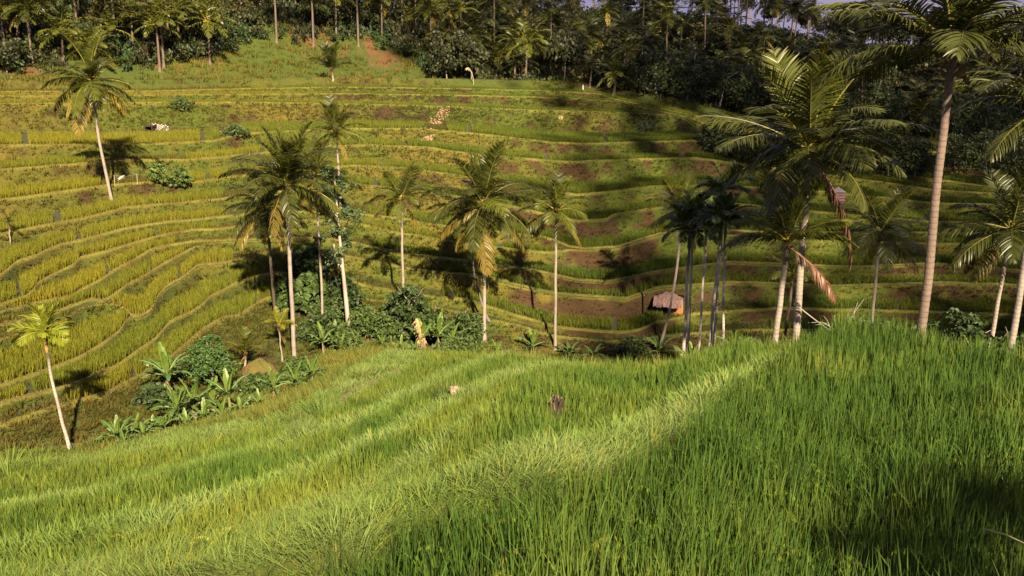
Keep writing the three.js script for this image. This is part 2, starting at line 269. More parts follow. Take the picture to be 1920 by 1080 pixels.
// ------------------------------------------------------------------ land surfaces
const C = {
  soil: [0.08, 0.055, 0.03], earth: [0.072, 0.038, 0.015], red: [0.17, 0.075, 0.03], grass: [0.074, 0.094, 0.009], lush: [0.046, 0.076, 0.010], dry: [0.19, 0.115, 0.02],
  bund: [0.2, 0.18, 0.028], path: [0.36, 0.24, 0.12], mud: [0.075, 0.06, 0.03], wood: [0.05, 0.05, 0.018],
};
function groundColour(kind, x, z, y, az) {
  const a = fbm(x * 0.09, z * 0.09, 1.5), b = fbm(x * 0.5, z * 0.5, y * 0.5 + 6.5), c = fbm(x * 0.03 + 9, z * 0.03, 2.5), westGlow = smooth(0.05, -0.5, az);  // warmer yellow towards the west is golden light painted into the ground colours
  if (kind === KI.soil) return mixc(C.soil, C.lush, 0.45 + b);
  if (kind === KI.grass) return mixc(mixc(C.lush, C.grass, clamp(0.5 + 1.6 * a)), C.dry, clamp(smooth(0.02, 0.3, b + a * 0.6) * 0.75 + westGlow * 0.15));
  if (kind === KI.bund) return mixc(C.bund, mixc(C.grass, C.dry, westGlow * 0.6), clamp(0.4 + 1.5 * b));
  if (kind === KI.path) return mixc(C.path, C.grass, smooth(-0.02, 0.2, b));
  if (kind === KI.mud) return mixc(C.mud, C.lush, clamp(0.35 + b));
  if (kind === KI.bank) { const g = clamp(lerp(0.82, 0.62, smooth(-0.14, 0.06, az)) + 1.5 * a + 1.2 * b + westGlow * 0.3); return mixc(mixc(C.earth, mulc(C.earth, 0.8), clamp(0.5 + 2 * b)), mixc(C.grass, C.dry, clamp(c * 1.3 + b * 0.5 + westGlow * 0.3)), smooth(0.3, 0.8, g)); }
  const g = clamp(0.55 + 1.4 * a + b); return mixc(mixc(C.red, C.earth, clamp(0.5 + 2 * b)), mixc(C.grass, C.lush, clamp(0.5 + 2 * c)), smooth(0.15, 0.5, g));
}
function landMesh(name, from, to, parent, skip = 1) {      // rows from(j) .. to(j) of the profiles
  const mb = new MB(), idx = []; let arc = 0;
  for (let j = 0; j < NC; j++) {
    const a = azOf(j), P = prof[j], row = []; let len = 0;
    for (let i = from(j); i <= to(j) && i < NP; i++) {
      const [d, y, k] = P[i], x = d * Math.sin(a), z = d * Math.cos(a);
      if (i > from(j)) len += Math.hypot(d - P[i - 1][0], y - P[i - 1][1]);
      row.push(mb.v(x, y + EYE, -z, mulc(groundColour(k, x, z, y, a), 1.35), (x + z * 0.35) / 6, (z + y) / 6));
    }
    if (j) for (let i = 0; i < row.length - 1; i++) mb.q(idx[i], row[i], row[i + 1], idx[i + 1]);
    idx.splice(0, idx.length, ...row);
  }
  return mesh(name, mb.geo(), M.ground, parent);
}
tag(landMesh('near_slope', () => 0, (j) => nearN[j]), 'sunlit grassy slope of rice strips in front of the valley', null, null, 'structure');
tag(landMesh('valley', (j) => nearN[j], (j) => terraceSpan[j][0]), 'shaded grassy valley bottom between the two slopes', null, null, 'structure');
const hillside = base('terraced_hillside', null, 'hillside cut into long curving rice terraces', null, null, 'structure');
for (let k = 0; k < lips.length; k++) landMesh('terrace', (j) => terraceSpan[j][k], (j) => terraceSpan[j][k + 1], hillside);
tag(landMesh('wooded_hill', (j) => terraceSpan[j][lips.length], () => NP - 1), 'hill behind the terraces covered with palms and trees', null, null, 'structure');
{ // land behind the viewer and the plain far below
  const mb = new MB(), n = 24; let last = null;
  for (let i = 0; i <= n; i++) { const a = AZ1 + (2 * Math.PI - 2 * AZ1) * i / n, row = []; for (const [d, y] of [[0.2, -2.5], [4, -2.4], [12, -2.2], [40, 1], [120, 2], [420, -6]]) { const side = Math.max(0, Math.cos(a)); row.push(mb.v(d * Math.sin(a), y - side * Math.min(d, 60) * 0.28 + EYE, -d * Math.cos(a), mulc(C.lush, 1.2), d * Math.sin(a) / 6, d * Math.cos(a) / 6)); } if (last) for (let k = 0; k < row.length - 1; k++) mb.q(last[k], row[k], row[k + 1], last[k + 1]); last = row; }
  tag(mesh('ground', mb.geo(), M.ground), 'grassy hill on which the viewer stands', null, null, 'structure');
  const g = new THREE.CircleGeometry(1800, 48); g.rotateX(-Math.PI / 2); g.setAttribute('color', new THREE.Float32BufferAttribute(new Array(g.attributes.position.count * 3).fill(0).map((_, i) => C.lush[i % 3]), 3));
  const pl = mesh('plain', g, M.plain); pl.position.y = EYE - 45; tag(pl, 'low green plain beyond the hills', null, null, 'structure');
}
// ------------------------------------------------------------------ palms
// a frond of unit length that leaves the crown along +x; e0 start slope, bend how far it arches, hang how far its leaflets droop
function frondGeo(e0, bend, hang, o = {}) {
  const { n = 62, len = 0.26, w = 0.0072, start = 0.12, col = [0.040, 0.054, 0.009], tip = [0.08, 0.082, 0.012], rib = [0.26, 0.21, 0.05], segs = 3, fold = 0.35, sweep = 0.75, ribw = 0.009, rag = 0.1 } = o;
  const mb = new MB(), S = 16, pts = [], dirs = []; let x = 0, y = 0, z = 0; const sway = rr(-0.25, 0.25);
  for (let i = 0; i <= S; i++) {
    const t = i / S, e = e0 - bend * Math.pow(t, 1.35), yaw = sway * t * t; pts.push(new THREE.Vector3(x, y, z)); const dx = Math.cos(e) * Math.cos(yaw), dy = Math.sin(e), dz = Math.cos(e) * Math.sin(yaw); dirs.push(new THREE.Vector3(dx, dy, dz)); x += dx / S; y += dy / S; z += dz / S;
  }
  mb.tube(pts, pts.map((_, i) => lerp(ribw * 1.7, ribw * 0.25, Math.pow(i / S, 0.6))), (t) => mixc(rib, tip, t * 0.6), 4);
  const P = new THREE.Vector3(), T = new THREE.Vector3(), Sd = new THREE.Vector3(), U = new THREE.Vector3(), D = new THREE.Vector3(), Q = new THREE.Vector3(), W = new THREE.Vector3();
  for (const side of [-1, 1]) for (let k = 0; k < n; k++) {
    if (rnd() < rag * 0.5) continue;
    const t = start + (1 - start) * (k + rr(0.1, 0.9)) / n, f = t * S, i = Math.min(S - 1, Math.floor(f)), g = f - i;
    P.copy(pts[i]).lerp(pts[i + 1], g); T.copy(dirs[i]).lerp(dirs[Math.min(S, i + 1)], g).normalize();
    Sd.set(-T.z, 0, T.x); if (Sd.lengthSq() < 1e-6) Sd.set(0, 0, 1); Sd.normalize().multiplyScalar(side); U.crossVectors(T, Sd).multiplyScalar(-side).normalize(); if (U.y < 0 && Math.abs(T.y) < 0.98) U.negate();
    const L = len * Math.pow(Math.sin(Math.PI * clamp(0.16 + 0.84 * (t - start) / (1 - start), 0, 0.97)), 0.6) * rr(0.82, 1.12), sw = sweep * lerp(0.75, 1.35, t) + rr(-0.12, 0.12);
    D.copy(Sd).addScaledVector(T, sw).addScaledVector(U, fold * rr(0.5, 1.3)).normalize();
    const base = mixc(mixc(col, tip, clamp(0.2 + 0.5 * t + rr(-0.3, 0.3))), mulc(col, 0.7), rnd() * 0.35), ww = w * rr(0.8, 1.15);
    W.copy(T).multiplyScalar(0.5).addScaledVector(Sd, -0.3).addScaledVector(U, 0.5 * rr(-1, 1)).normalize(); Q.copy(P); let a = null; const hv = rr(0.6, 1.5);
    for (let s = 0; s <= segs; s++) {
      const q = s / segs, wd = ww * (s === 0 ? 0.6 : s === segs ? 0.05 : 1 - 0.45 * q * q), c = mixc(base, tip, q * q * 0.5);
      const l = mb.v(Q.x - W.x * wd, Q.y - W.y * wd, Q.z - W.z * wd, c), r = mb.v(Q.x + W.x * wd, Q.y + W.y * wd, Q.z + W.z * wd, c);
      if (a) mb.q(a[0], a[1], r, l); a = [l, r];
      D.y -= hang * hv * (0.35 + 0.9 * q) / segs * 2; D.normalize(); Q.addScaledVector(D, L / segs);
    }
  }
  return mb.geo();
}
const GREEN = {}, DEADC = { col: [0.17, 0.07, 0.042], tip: [0.26, 0.12, 0.07], rib: [0.26, 0.13, 0.07] }, OLDC = { col: [0.17, 0.135, 0.018], tip: [0.3, 0.2, 0.04], rib: [0.42, 0.3, 0.08] };
const three = (f) => [0, 1, 2, 3].map(f);
const FR = {                                                // frond shapes by how they stand
  spear: three(() => frondGeo(rr(1.42, 1.52), rr(0.15, 0.35), 0.08, { len: 0.2, fold: 0.9, sweep: 1.5 })),
  up: three(() => frondGeo(rr(1.15, 1.38), rr(0.5, 1.1), 0.25, { fold: 0.55 })),
  rise: three(() => frondGeo(rr(0.75, 1.0), rr(1.0, 1.7), 0.45, { fold: 0.3 })),
  reach: three(() => frondGeo(rr(0.55, 0.8), rr(0.55, 1.0), 0.5, { fold: 0.2 })),
  flat: three(() => frondGeo(rr(0.3, 0.5), rr(1.0, 1.35), 0.6, { fold: 0.15 })),
  droop: three(() => frondGeo(rr(-0.15, 0.1), rr(0.9, 1.2), 0.75, { fold: 0 })),
  old: three(() => frondGeo(rr(-0.6, -0.35), rr(0.8, 1.0), 0.9, { fold: 0, rag: 0.35, col: [0.10, 0.09, 0.016], tip: [0.25, 0.16, 0.03] })),
  yellow: three(() => frondGeo(rr(-0.9, -0.6), rr(0.6, 0.8), 1.0, { fold: 0, rag: 0.3, ...OLDC })),
  dead: three(() => frondGeo(rr(-0.75, -0.55), rr(0.65, 0.85), 1.2, { fold: 0, rag: 0.4, len: 0.24, ...DEADC })),
};
const ARECA = {
  up: three(() => frondGeo(rr(1.2, 1.4), rr(0.5, 0.9), 0.12, { n: 34, len: 0.34, w: 0.018, fold: 0.5, sweep: 0.9, col: [0.035, 0.062, 0.010], tip: [0.09, 0.12, 0.018] })),
  rise: three(() => frondGeo(rr(0.8, 1.0), rr(1.2, 1.6), 0.3, { n: 34, len: 0.36, w: 0.018, fold: 0.3, sweep: 0.8, col: [0.035, 0.062, 0.010], tip: [0.09, 0.12, 0.018] })),
  flat: three(() => frondGeo(rr(0.35, 0.6), rr(1.4, 1.8), 0.5, { n: 34, len: 0.36, w: 0.018, fold: 0.1, sweep: 0.8, col: [0.035, 0.062, 0.010], tip: [0.09, 0.12, 0.018] })),
};
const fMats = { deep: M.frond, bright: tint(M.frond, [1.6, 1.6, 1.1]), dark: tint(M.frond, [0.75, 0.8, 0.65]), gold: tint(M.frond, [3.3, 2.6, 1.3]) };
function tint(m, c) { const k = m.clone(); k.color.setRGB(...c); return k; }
const sheathGeo = (() => { const mb = new MB(); for (let i = 0; i < 26; i++) { const a = i * 2.4, r = 0.12 + 0.1 * rnd(), h = rr(-0.45, 0.5); mb.tube([0, 0.5, 1].map((t) => new THREE.Vector3(Math.cos(a) * (0.1 + t * r * 1.6), h + t * 0.35 * rr(0.3, 1), Math.sin(a) * (0.1 + t * r * 1.6))), [0.05, 0.035, 0.02], mixc([0.22, 0.11, 0.05], [0.1, 0.055, 0.03], rnd()), 4); } return mb.geo(); })();
const nutGeo = (() => { const g = new THREE.SphereGeometry(0.13, 10, 8); const p = g.attributes.position, c = []; for (let i = 0; i < p.count; i++) { const k = 1 + 0.14 * Math.pow(Math.abs(p.getY(i)) / 0.13, 2) * Math.sign(p.getY(i)); p.setXYZ(i, p.getX(i) * 0.92, p.getY(i) * 1.18 * k, p.getZ(i) * 0.9); c.push(0.15, 0.085, 0.03); } g.setAttribute('color', new THREE.Float32BufferAttribute(c, 3)); g.computeVertexNormals(); return g; })();
function trunkGeo(h, lean, r0, r1, o = {}) {                // from the origin to (lean.x, h, lean.z)
  const mb = new MB(), n = Math.max(10, Math.min(110, Math.ceil(h / (o.ring ?? 0.16)))), pts = [], rad = [], w = rnd() * 9;
  for (let i = 0; i <= n; i++) {
    const t = i / n, b = o.curve ?? 0.12, s = t + b * Math.sin(t * Math.PI) * (o.hook ? 0 : 1), hk = o.hook ? o.hook * Math.pow(1 - t, 3.2) : 0;
    pts.push(new THREE.Vector3(lean.x * s + hk + 0.05 * nz(t * 4, w), -0.35 + (h + 0.35) * t, lean.z * s + 0.05 * nz(t * 4, w + 3)));
    rad.push((lerp(r0, r1, Math.pow(t, 0.7)) + r0 * 0.75 * Math.exp(-t * h / 0.35)) * (1 + (i % 2 ? 0.035 : -0.03)));
  }
  const c0 = o.col ?? [0.52, 0.42, 0.36];
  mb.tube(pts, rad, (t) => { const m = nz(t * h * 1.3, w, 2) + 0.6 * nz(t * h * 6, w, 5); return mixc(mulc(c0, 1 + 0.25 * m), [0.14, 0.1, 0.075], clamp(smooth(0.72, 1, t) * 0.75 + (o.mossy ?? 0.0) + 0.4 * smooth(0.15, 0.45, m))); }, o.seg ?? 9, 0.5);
  if (o.hook) { const q = mb.p; const top = pts[n].x - lean.x; for (let i = 0; i < q.length; i += 3) q[i] -= top; }
  return mb.geo();
}
const GOLD = 2.39996;
function crownOf(root, top, L, mix, o = {}) {               // adds the fronds around the point top
  const mat = o.mat ?? M.frond, set = o.set ?? FR; let i = 0; const ph = rnd() * 6.3;
  for (const [kind, count] of mix) for (let k = 0; k < count; k++, i++) {
    const f = mesh('frond', pick(set[kind] ?? FR[kind]), kind === 'dead' || kind === 'yellow' ? fMats.deep : rnd() < (o.vary ?? 0.25) ? pick([fMats.deep, fMats.bright]) : mat, root);
    const a = o.az?.[kind] ? o.az[kind][k % o.az[kind].length] : ph + i * GOLD + rr(-0.25, 0.25), s = L * rr(0.86, 1.1) * (kind === 'spear' ? 0.8 : 1);
    f.rotation.order = 'YZX'; f.rotation.z = rr(-0.14, 0.14); f.rotation.x = rr(-0.35, 0.35); f.position.copy(top); f.position.y += kind === 'dead' || kind === 'yellow' || kind === 'old' ? -0.15 : 0.05; f.rotation.y = a; f.scale.setScalar(s);
    if (kind === 'dead') tag(f, 'reddish brown dead frond hanging down');
  }
}
// [trunk foot u v, crown u v, frond reach in px, distance or 0 = where the land is seen, options]
function palm(ub, vb, uc, vc, reach, d, name, label, o = {}) {
  let foot;
  if (d) { const g = sight(ub, vb); foot = { az: g.az, d, p: ground(g.az, d) }; } else foot = hit(ub, vb);
  const gc = sight(uc, vc), top = at(gc.az, foot.d, gc.s * foot.d), rel = top.clone().sub(foot.p), L = reach / F * foot.d;
  const root = base(name, foot.p, label, 'palm tree', o.group);
  const r1 = (o.wide ?? (name === 'areca_palm' ? 0.075 : 0.12)) * 0.74, r0 = r1 * (o.swell ?? 1.35);
  mesh('trunk', trunkGeo(rel.y, rel, r0, r1, { col: name === 'areca_palm' ? [0.66, 0.57, 0.5] : undefined, ring: foot.d < 45 ? 0.1 : 0.3, seg: foot.d < 45 ? 14 : 8, ...o.trunk }), M.bark, root);
  if (name === 'areca_palm') {
    const mb = new MB(), q = [0, 0.25, 0.6, 1].map((t) => new THREE.Vector3(rel.x, rel.y - 0.15 + t * 0.9, rel.z)); mb.tube(q, [r1 * 1.1, r1 * 1.5, r1 * 1.2, r1 * 0.6], o.shaft ?? [0.09, 0.13, 0.03], 8); mesh('crown_shaft', mb.geo(), M.plain, root);
    crownOf(root, rel.clone().add(new THREE.Vector3(0, 0.7, 0)), L, o.mix ?? [['up', 3], ['rise', 4], ['flat', 5]], { set: ARECA, mat: fMats.dark, ...o });
  } else {
    const sh = mesh('leaf_base', sheathGeo, M.plain, root); sh.position.copy(rel); sh.scale.setScalar(clamp(L / 4.2, 0.4, 1.1));
    crownOf(root, rel.clone().add(new THREE.Vector3(0, 0.15, 0)), L, o.mix ?? [['spear', 1], ['up', 4], ['rise', 5], ['flat', 6], ['droop', 5], ['old', 2]], o);
  }
  for (let k = 0; k < (o.nuts ?? 0); k++) { const c = mesh('coconut', nutGeo, M.plain, root), a = rnd() * 6.3, r = rr(0.25, 0.55); c.position.set(rel.x + Math.cos(a) * r, rel.y - rr(0, 0.5), rel.z + Math.sin(a) * r); c.rotation.set(rr(-1, 1), 0, rr(-1, 1)); c.scale.setScalar(rr(0.7, 0.9)); }
  return root;
}
const big = [['spear', 3], ['up', 8], ['reach', 3], ['rise', 6], ['flat', 7], ['droop', 6], ['old', 3]];
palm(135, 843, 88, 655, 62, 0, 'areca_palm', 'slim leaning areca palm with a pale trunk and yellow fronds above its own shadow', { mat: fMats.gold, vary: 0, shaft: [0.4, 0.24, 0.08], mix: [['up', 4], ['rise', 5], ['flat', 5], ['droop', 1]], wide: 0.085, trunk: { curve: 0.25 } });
palm(212, 382, 172, 158, 88, 0, 'coconut_palm', 'tall leaning coconut palm standing alone on the upper terraces above two round shrubs', { mat: fMats.bright, mix: [['up', 3], ['rise', 6], ['flat', 6], ['droop', 6], ['old', 3], ['yellow', 2]], wide: 0.15, nuts: 6, trunk: { curve: 0.3 } });
palm(552, 690, 537, 352, 120, 0, 'coconut_palm', 'tall coconut palm with a straight sunlit trunk rising from the banana plants', { mix: big, wide: 0.16, nuts: 5, trunk: { curve: 0.05 } });
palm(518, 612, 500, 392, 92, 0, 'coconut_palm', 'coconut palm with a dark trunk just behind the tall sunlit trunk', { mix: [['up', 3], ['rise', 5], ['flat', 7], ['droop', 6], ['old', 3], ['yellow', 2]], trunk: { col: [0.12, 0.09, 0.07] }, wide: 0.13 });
palm(606, 613, 592, 335, 76, 0, 'coconut_palm', 'thin coconut palm with orange hanging fronds beside the slender leafy tree', { mat: fMats.bright, mix: [['spear', 1], ['up', 5], ['rise', 5], ['flat', 4], ['droop', 4], ['yellow', 2]], wide: 0.1 });
palm(640, 400, 631, 250, 66, 0, 'coconut_palm', 'coconut palm whose crown shows above the slender leafy tree', { mat: fMats.bright, mix: [['spear', 1], ['up', 5], ['rise', 5], ['flat', 6], ['droop', 5], ['yellow', 1]], wide: 0.12 });
palm(757, 590, 752, 378, 74, 0, 'coconut_palm', 'slim coconut palm rising out of the dark leafy shrub', { mat: fMats.bright, mix: [['spear', 1], ['up', 5], ['rise', 5], ['flat', 5], ['droop', 4], ['yellow', 1]], wide: 0.12 });
palm(909, 637, 906, 388, 122, 0, 'coconut_palm', 'large coconut palm with a brown cluster of nuts and a straight white trunk', { mix: [['spear', 3], ['up', 7], ['reach', 3], ['rise', 4], ['flat', 7], ['droop', 7], ['old', 3], ['yellow', 1]], wide: 0.16, nuts: 16 });
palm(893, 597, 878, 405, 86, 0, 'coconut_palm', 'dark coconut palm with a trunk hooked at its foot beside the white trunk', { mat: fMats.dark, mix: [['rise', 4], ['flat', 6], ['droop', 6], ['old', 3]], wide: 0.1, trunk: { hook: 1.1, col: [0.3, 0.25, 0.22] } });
palm(1041, 657, 1043, 400, 82, 0, 'coconut_palm', 'coconut palm with a hanging yellow frond and a white trunk before the curved terraces', { mat: fMats.bright, mix: [['spear', 2], ['up', 5], ['rise', 5], ['flat', 6], ['droop', 3], ['yellow', 2]], wide: 0.13, nuts: 6 });
palm(1237, 645, 1276, 402, 84, 0, 'coconut_palm', 'leaning coconut palm in front of the little hut', { mat: fMats.bright, mix: [['up', 4], ['rise', 5], ['flat', 6], ['droop', 4], ['yellow', 1]], wide: 0.13, trunk: { curve: 0.35 } });
palm(1282, 668, 1292, 462, 66, 46, 'areca_palm', 'dark areca palm with twin pale trunk rising beside the hut', { wide: 0.1, mix: [['up', 4], ['rise', 6], ['flat', 7]] });
palm(1290, 662, 1300, 430, 58, 47, 'areca_palm', 'dark areca palm close behind the twin trunk beside the hut', { wide: 0.09, mix: [['up', 3], ['rise', 5], ['flat', 6]] });
palm(1313, 600, 1324, 440, 52, 50, 'areca_palm', 'thin areca palm between the hut and the white slender trunk', { wide: 0.08, mat: fMats.deep });
palm(1326, 640, 1350, 445, 62, 44, 'areca_palm', 'dark leaning areca palm left of the white slender trunk', { wide: 0.09, mix: [['up', 4], ['rise', 6], ['flat', 7]] });
palm(1338, 630, 1357, 385, 58, 45, 'areca_palm', 'areca palm with ivy on its trunk and the tallest fronds of its clump', { wide: 0.085, mat: fMats.deep });
palm(1363, 610, 1360, 440, 56, 43, 'areca_palm', 'dark crowned areca palm with a thin straight white trunk', { wide: 0.075, mix: [['up', 4], ['rise', 6], ['flat', 8]] });
palm(1452, 602, 1475, 462, 128, 37, 'coconut_palm', 'coconut palm with a red dead frond and yellow arching fronds', { mat: fMats.bright, mix: [['spear', 2], ['up', 6], ['reach', 6], ['flat', 6], ['dead', 1]], az: { dead: [-0.6], flat: [0.05, -0.2, 2.7, 3.4, 1.5] }, wide: 0.14, nuts: 3 });
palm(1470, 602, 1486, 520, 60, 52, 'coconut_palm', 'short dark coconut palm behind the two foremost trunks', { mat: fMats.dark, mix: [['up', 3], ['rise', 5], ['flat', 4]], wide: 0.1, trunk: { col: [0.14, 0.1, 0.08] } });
palm(1496, 606, 1518, 292, 205, 39, 'coconut_palm', 'big coconut palm with a red dead frond hanging over the striped shrine', { mix: [['spear', 2], ['up', 7], ['reach', 9], ['rise', 5], ['flat', 7], ['droop', 4], ['dead', 1]], az: { dead: [-0.12] }, wide: 0.17, nuts: 4, trunk: { curve: 0.12 } });
palm(1730, 632, 1785, 115, 245, 28, 'coconut_palm', 'tallest foremost coconut palm with a thick ringed trunk and fronds against the sky', { mat: fMats.deep, vary: 0.15, mix: [['spear', 2], ['up', 7], ['reach', 11], ['rise', 5], ['flat', 4]], wide: 0.145, nuts: 5, trunk: { curve: 0.25, col: [0.31, 0.215, 0.17] } });
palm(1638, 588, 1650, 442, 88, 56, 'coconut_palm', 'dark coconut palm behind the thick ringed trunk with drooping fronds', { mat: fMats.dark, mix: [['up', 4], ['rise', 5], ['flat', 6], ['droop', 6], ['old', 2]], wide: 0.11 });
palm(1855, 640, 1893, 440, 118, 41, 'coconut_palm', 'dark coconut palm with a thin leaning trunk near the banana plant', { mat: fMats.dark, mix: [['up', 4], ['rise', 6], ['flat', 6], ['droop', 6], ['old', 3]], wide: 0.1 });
palm(1898, 642, 1965, 215, 160, 36, 'coconut_palm', 'coconut palm leaning out of view at the picture edge', { mat: fMats.deep, wide: 0.13, mix: [['up', 5], ['reach', 6], ['rise', 4], ['flat', 6], ['droop', 3]] });
palm(457, 705, 460, 668, 52, 0, 'young_palm', 'young coconut palm with one yellow drooping frond beside the bushy tree', { mat: fMats.bright, mix: [['spear', 1], ['up', 5], ['rise', 5], ['yellow', 2]], az: { yellow: [2.8, 3.3] }, wide: 0.08 });
palm(530, 678, 523, 616, 38, 0, 'young_palm', 'young palm with fan of yellow fronds next to the tall sunlit trunk', { vary: 0, mat: tint(M.frond, [3.4, 3, 1.6]), mix: [['up', 4], ['rise', 4], ['flat', 3], ['yellow', 1]], wide: 0.06 });
palm(625, 152, 623, 135, 52, 0, 'young_palm', 'stubby dark palm on the bank above the highest terrace', { mat: fMats.dark, mix: [['spear', 2], ['up', 6], ['rise', 5]], wide: 0.12 });
palm(18, 455, 17, 425, 30, 0, 'young_palm', 'small thin palm at the edge of the golden terraces', { mix: [['up', 2], ['rise', 3]], wide: 0.05 });

// ------------------------------------------------------------------ leafy trees, shrubs
function leafCloud(lobes, n, size, c0, c1, o = {}) {        // leaf faces through the volume of several lobes
  const mb = new MB(), D = new THREE.Vector3(), A = new THREE.Vector3(), B = new THREE.Vector3(), tot = lobes.reduce((s, l) => s + l[3] ** 2, 0);
  for (const [lx, ly, lz, lr] of lobes) {
    const m = Math.round(n * lr * lr / tot), clump = [...Array(Math.max(3, Math.round(lr * 5 + 4)))].map(() => { D.set(rr(-1, 1), rr(-0.7, 1), rr(-1, 1)).normalize(); const r = rr(0.55, 1); return [D.x * lr * r, D.y * lr * r * (o.flat ?? 0.8), D.z * lr * r, rr(0.3, 0.5) * lr, rnd()]; });
    for (let i = 0; i < m; i++) {
      const k = pick(clump); D.set(rr(-1, 1), rr(-1, 1), rr(-1, 1)); if (D.lengthSq() > 1) { i--; continue; } D.multiplyScalar(k[3]);
      const x = lx + k[0] + D.x, y = ly + k[1] + D.y * 0.75, z = lz + k[2] + D.z, s = size * rr(0.6, 1.3), c = mixc(mixc(c0, c1, k[4]), mulc(c0, rr(0.6, 1.3)), 0.5);
      A.set(rr(-1, 1), rr(-0.6, 0.35), rr(-1, 1)).normalize(); B.set(rr(-1, 1), rr(-0.4, 0.4), rr(-1, 1)).cross(A).normalize();
      const q = (f, g, h) => mb.v(x + (A.x * f + B.x * g) * s, y + (A.y * f + B.y * g) * s - h * s, z + (A.z * f + B.z * g) * s, c), w = o.w ?? 0.3;
      const a = q(0, 0, 0), b = q(0.5, w, 0.02), e = q(1, 0, 0.22), d = q(0.5, -w, 0.02); mb.t(a, b, e); mb.t(a, e, d);
    }
  }
  return mb.geo();
}
function branches(spec, col = [0.3, 0.24, 0.2]) { const mb = new MB(); for (const [p, r] of spec) { const c = new THREE.CatmullRomCurve3(p.map((q) => new THREE.Vector3(...q))), n = 8; mb.tube(c.getPoints(n), [...Array(n + 1)].map((_, i) => lerp(r, r * 0.35, i / n)), (t) => mulc(col, 0.8 + 0.4 * rnd()), 6, 0.5); } return mb.geo(); }
function autoTree(h, spread, k) { const s = []; s.push([[[0, -0.3, 0], [rr(-0.1, 0.1) * h, h * 0.4, rr(-0.1, 0.1)], [rr(-0.1, 0.1) * h, h * 0.85, 0]], h * 0.018]); for (let i = 0; i < k; i++) { const a = i * GOLD, y = h * rr(0.3, 0.65), r = spread * rr(0.5, 0.9); s.push([[[0, y, 0], [Math.cos(a) * r * 0.5, y + h * 0.13, Math.sin(a) * r * 0.5], [Math.cos(a) * r, y + h * rr(0.15, 0.3), Math.sin(a) * r]], h * 0.009]); } return branches(s); }
function shrub(u, v, wpx, hpx, name, label, cat, c0, c1, n, size, o = {}) {
  const f = o.d ? (() => { const g = sight(u, v); return { d: o.d, p: ground(g.az, o.d) }; })() : hit(u, v), W = wpx / F * f.d / 2, H = hpx / F * f.d, root = base(name, f.p, label, cat, o.group), lobes = [];
  for (let i = 0; i < (o.lobes ?? 7); i++) { const a = i * GOLD, t = (i + 0.5) / (o.lobes ?? 7); lobes.push([Math.cos(a) * W * 0.55 * (1 - 0.5 * t), H * lerp(o.low ?? 0.2, 0.8, t), Math.sin(a) * W * 0.55 * (1 - 0.5 * t), W * lerp(0.62, 0.4, t)]); }
  const t = mesh(o.stem ?? 'stem', autoTree(H, W, 4), M.plain, root); mesh('foliage', leafCloud(lobes, n, size, c0, c1, o), M.leaf, root); return root;
}
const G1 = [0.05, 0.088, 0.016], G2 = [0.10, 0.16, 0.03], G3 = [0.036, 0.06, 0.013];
shrub(297, 345, 34, 42, 'shrub', 'round green shrub on the terraces nearer to the lone leaning palm', 'shrub', [0.07, 0.12, 0.02], [0.17, 0.2, 0.03], 1100, 0.28);
shrub(342, 356, 38, 44, 'shrub', 'round green shrub on the terraces with a dark shadow under it', 'shrub', [0.06, 0.11, 0.02], [0.16, 0.2, 0.03], 1100, 0.28);
shrub(392, 735, 92, 120, 'bushy_tree', 'bushy tree with glossy green leaves among the banana plants', 'tree', [0.05, 0.11, 0.022], [0.12, 0.19, 0.04], 4200, 0.24, { lobes: 11, low: 0.3, w: 0.2, stem: 'trunk' });
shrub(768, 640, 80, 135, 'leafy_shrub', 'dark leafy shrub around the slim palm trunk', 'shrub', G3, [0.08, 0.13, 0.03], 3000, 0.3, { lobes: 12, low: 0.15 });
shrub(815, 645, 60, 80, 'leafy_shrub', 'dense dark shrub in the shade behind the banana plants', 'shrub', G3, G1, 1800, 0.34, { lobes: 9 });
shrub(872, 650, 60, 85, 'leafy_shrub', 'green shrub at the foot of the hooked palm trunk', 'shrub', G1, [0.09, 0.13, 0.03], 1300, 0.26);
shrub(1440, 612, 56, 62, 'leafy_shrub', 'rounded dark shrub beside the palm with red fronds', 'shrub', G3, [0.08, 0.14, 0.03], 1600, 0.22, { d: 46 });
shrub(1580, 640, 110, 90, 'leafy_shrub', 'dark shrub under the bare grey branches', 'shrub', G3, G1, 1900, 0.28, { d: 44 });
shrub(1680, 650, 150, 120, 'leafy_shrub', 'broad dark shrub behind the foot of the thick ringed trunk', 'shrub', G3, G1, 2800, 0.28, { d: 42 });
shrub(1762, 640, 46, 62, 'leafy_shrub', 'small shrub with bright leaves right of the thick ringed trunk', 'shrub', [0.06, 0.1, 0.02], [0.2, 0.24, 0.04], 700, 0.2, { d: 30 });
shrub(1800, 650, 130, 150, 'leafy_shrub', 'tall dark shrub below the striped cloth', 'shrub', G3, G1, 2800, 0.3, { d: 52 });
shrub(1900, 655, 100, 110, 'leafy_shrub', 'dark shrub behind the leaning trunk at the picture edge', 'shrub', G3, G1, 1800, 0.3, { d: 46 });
shrub(735, 640, 70, 60, 'leafy_shrub', 'low tangled shrub left of the yellow stump palm', 'shrub', G1, [0.12, 0.15, 0.03], 1500, 0.26, { flat: 0.6 });
shrub(700, 640, 70, 70, 'leafy_shrub', 'low green thicket beside the slender leafy tree', 'shrub', G1, [0.11, 0.15, 0.03], 1500, 0.26, { flat: 0.6 });
shrub(545, 585, 60, 75, 'leafy_shrub', 'broad leaved thicket under the dark palm trunk', 'shrub', G1, [0.1, 0.15, 0.03], 1200, 0.5, { w: 0.35 });
shrub(585, 575, 50, 80, 'leafy_shrub', 'broad leaved thicket left of the thin palm trunk', 'shrub', G1, [0.1, 0.15, 0.03], 1000, 0.5, { w: 0.35 });
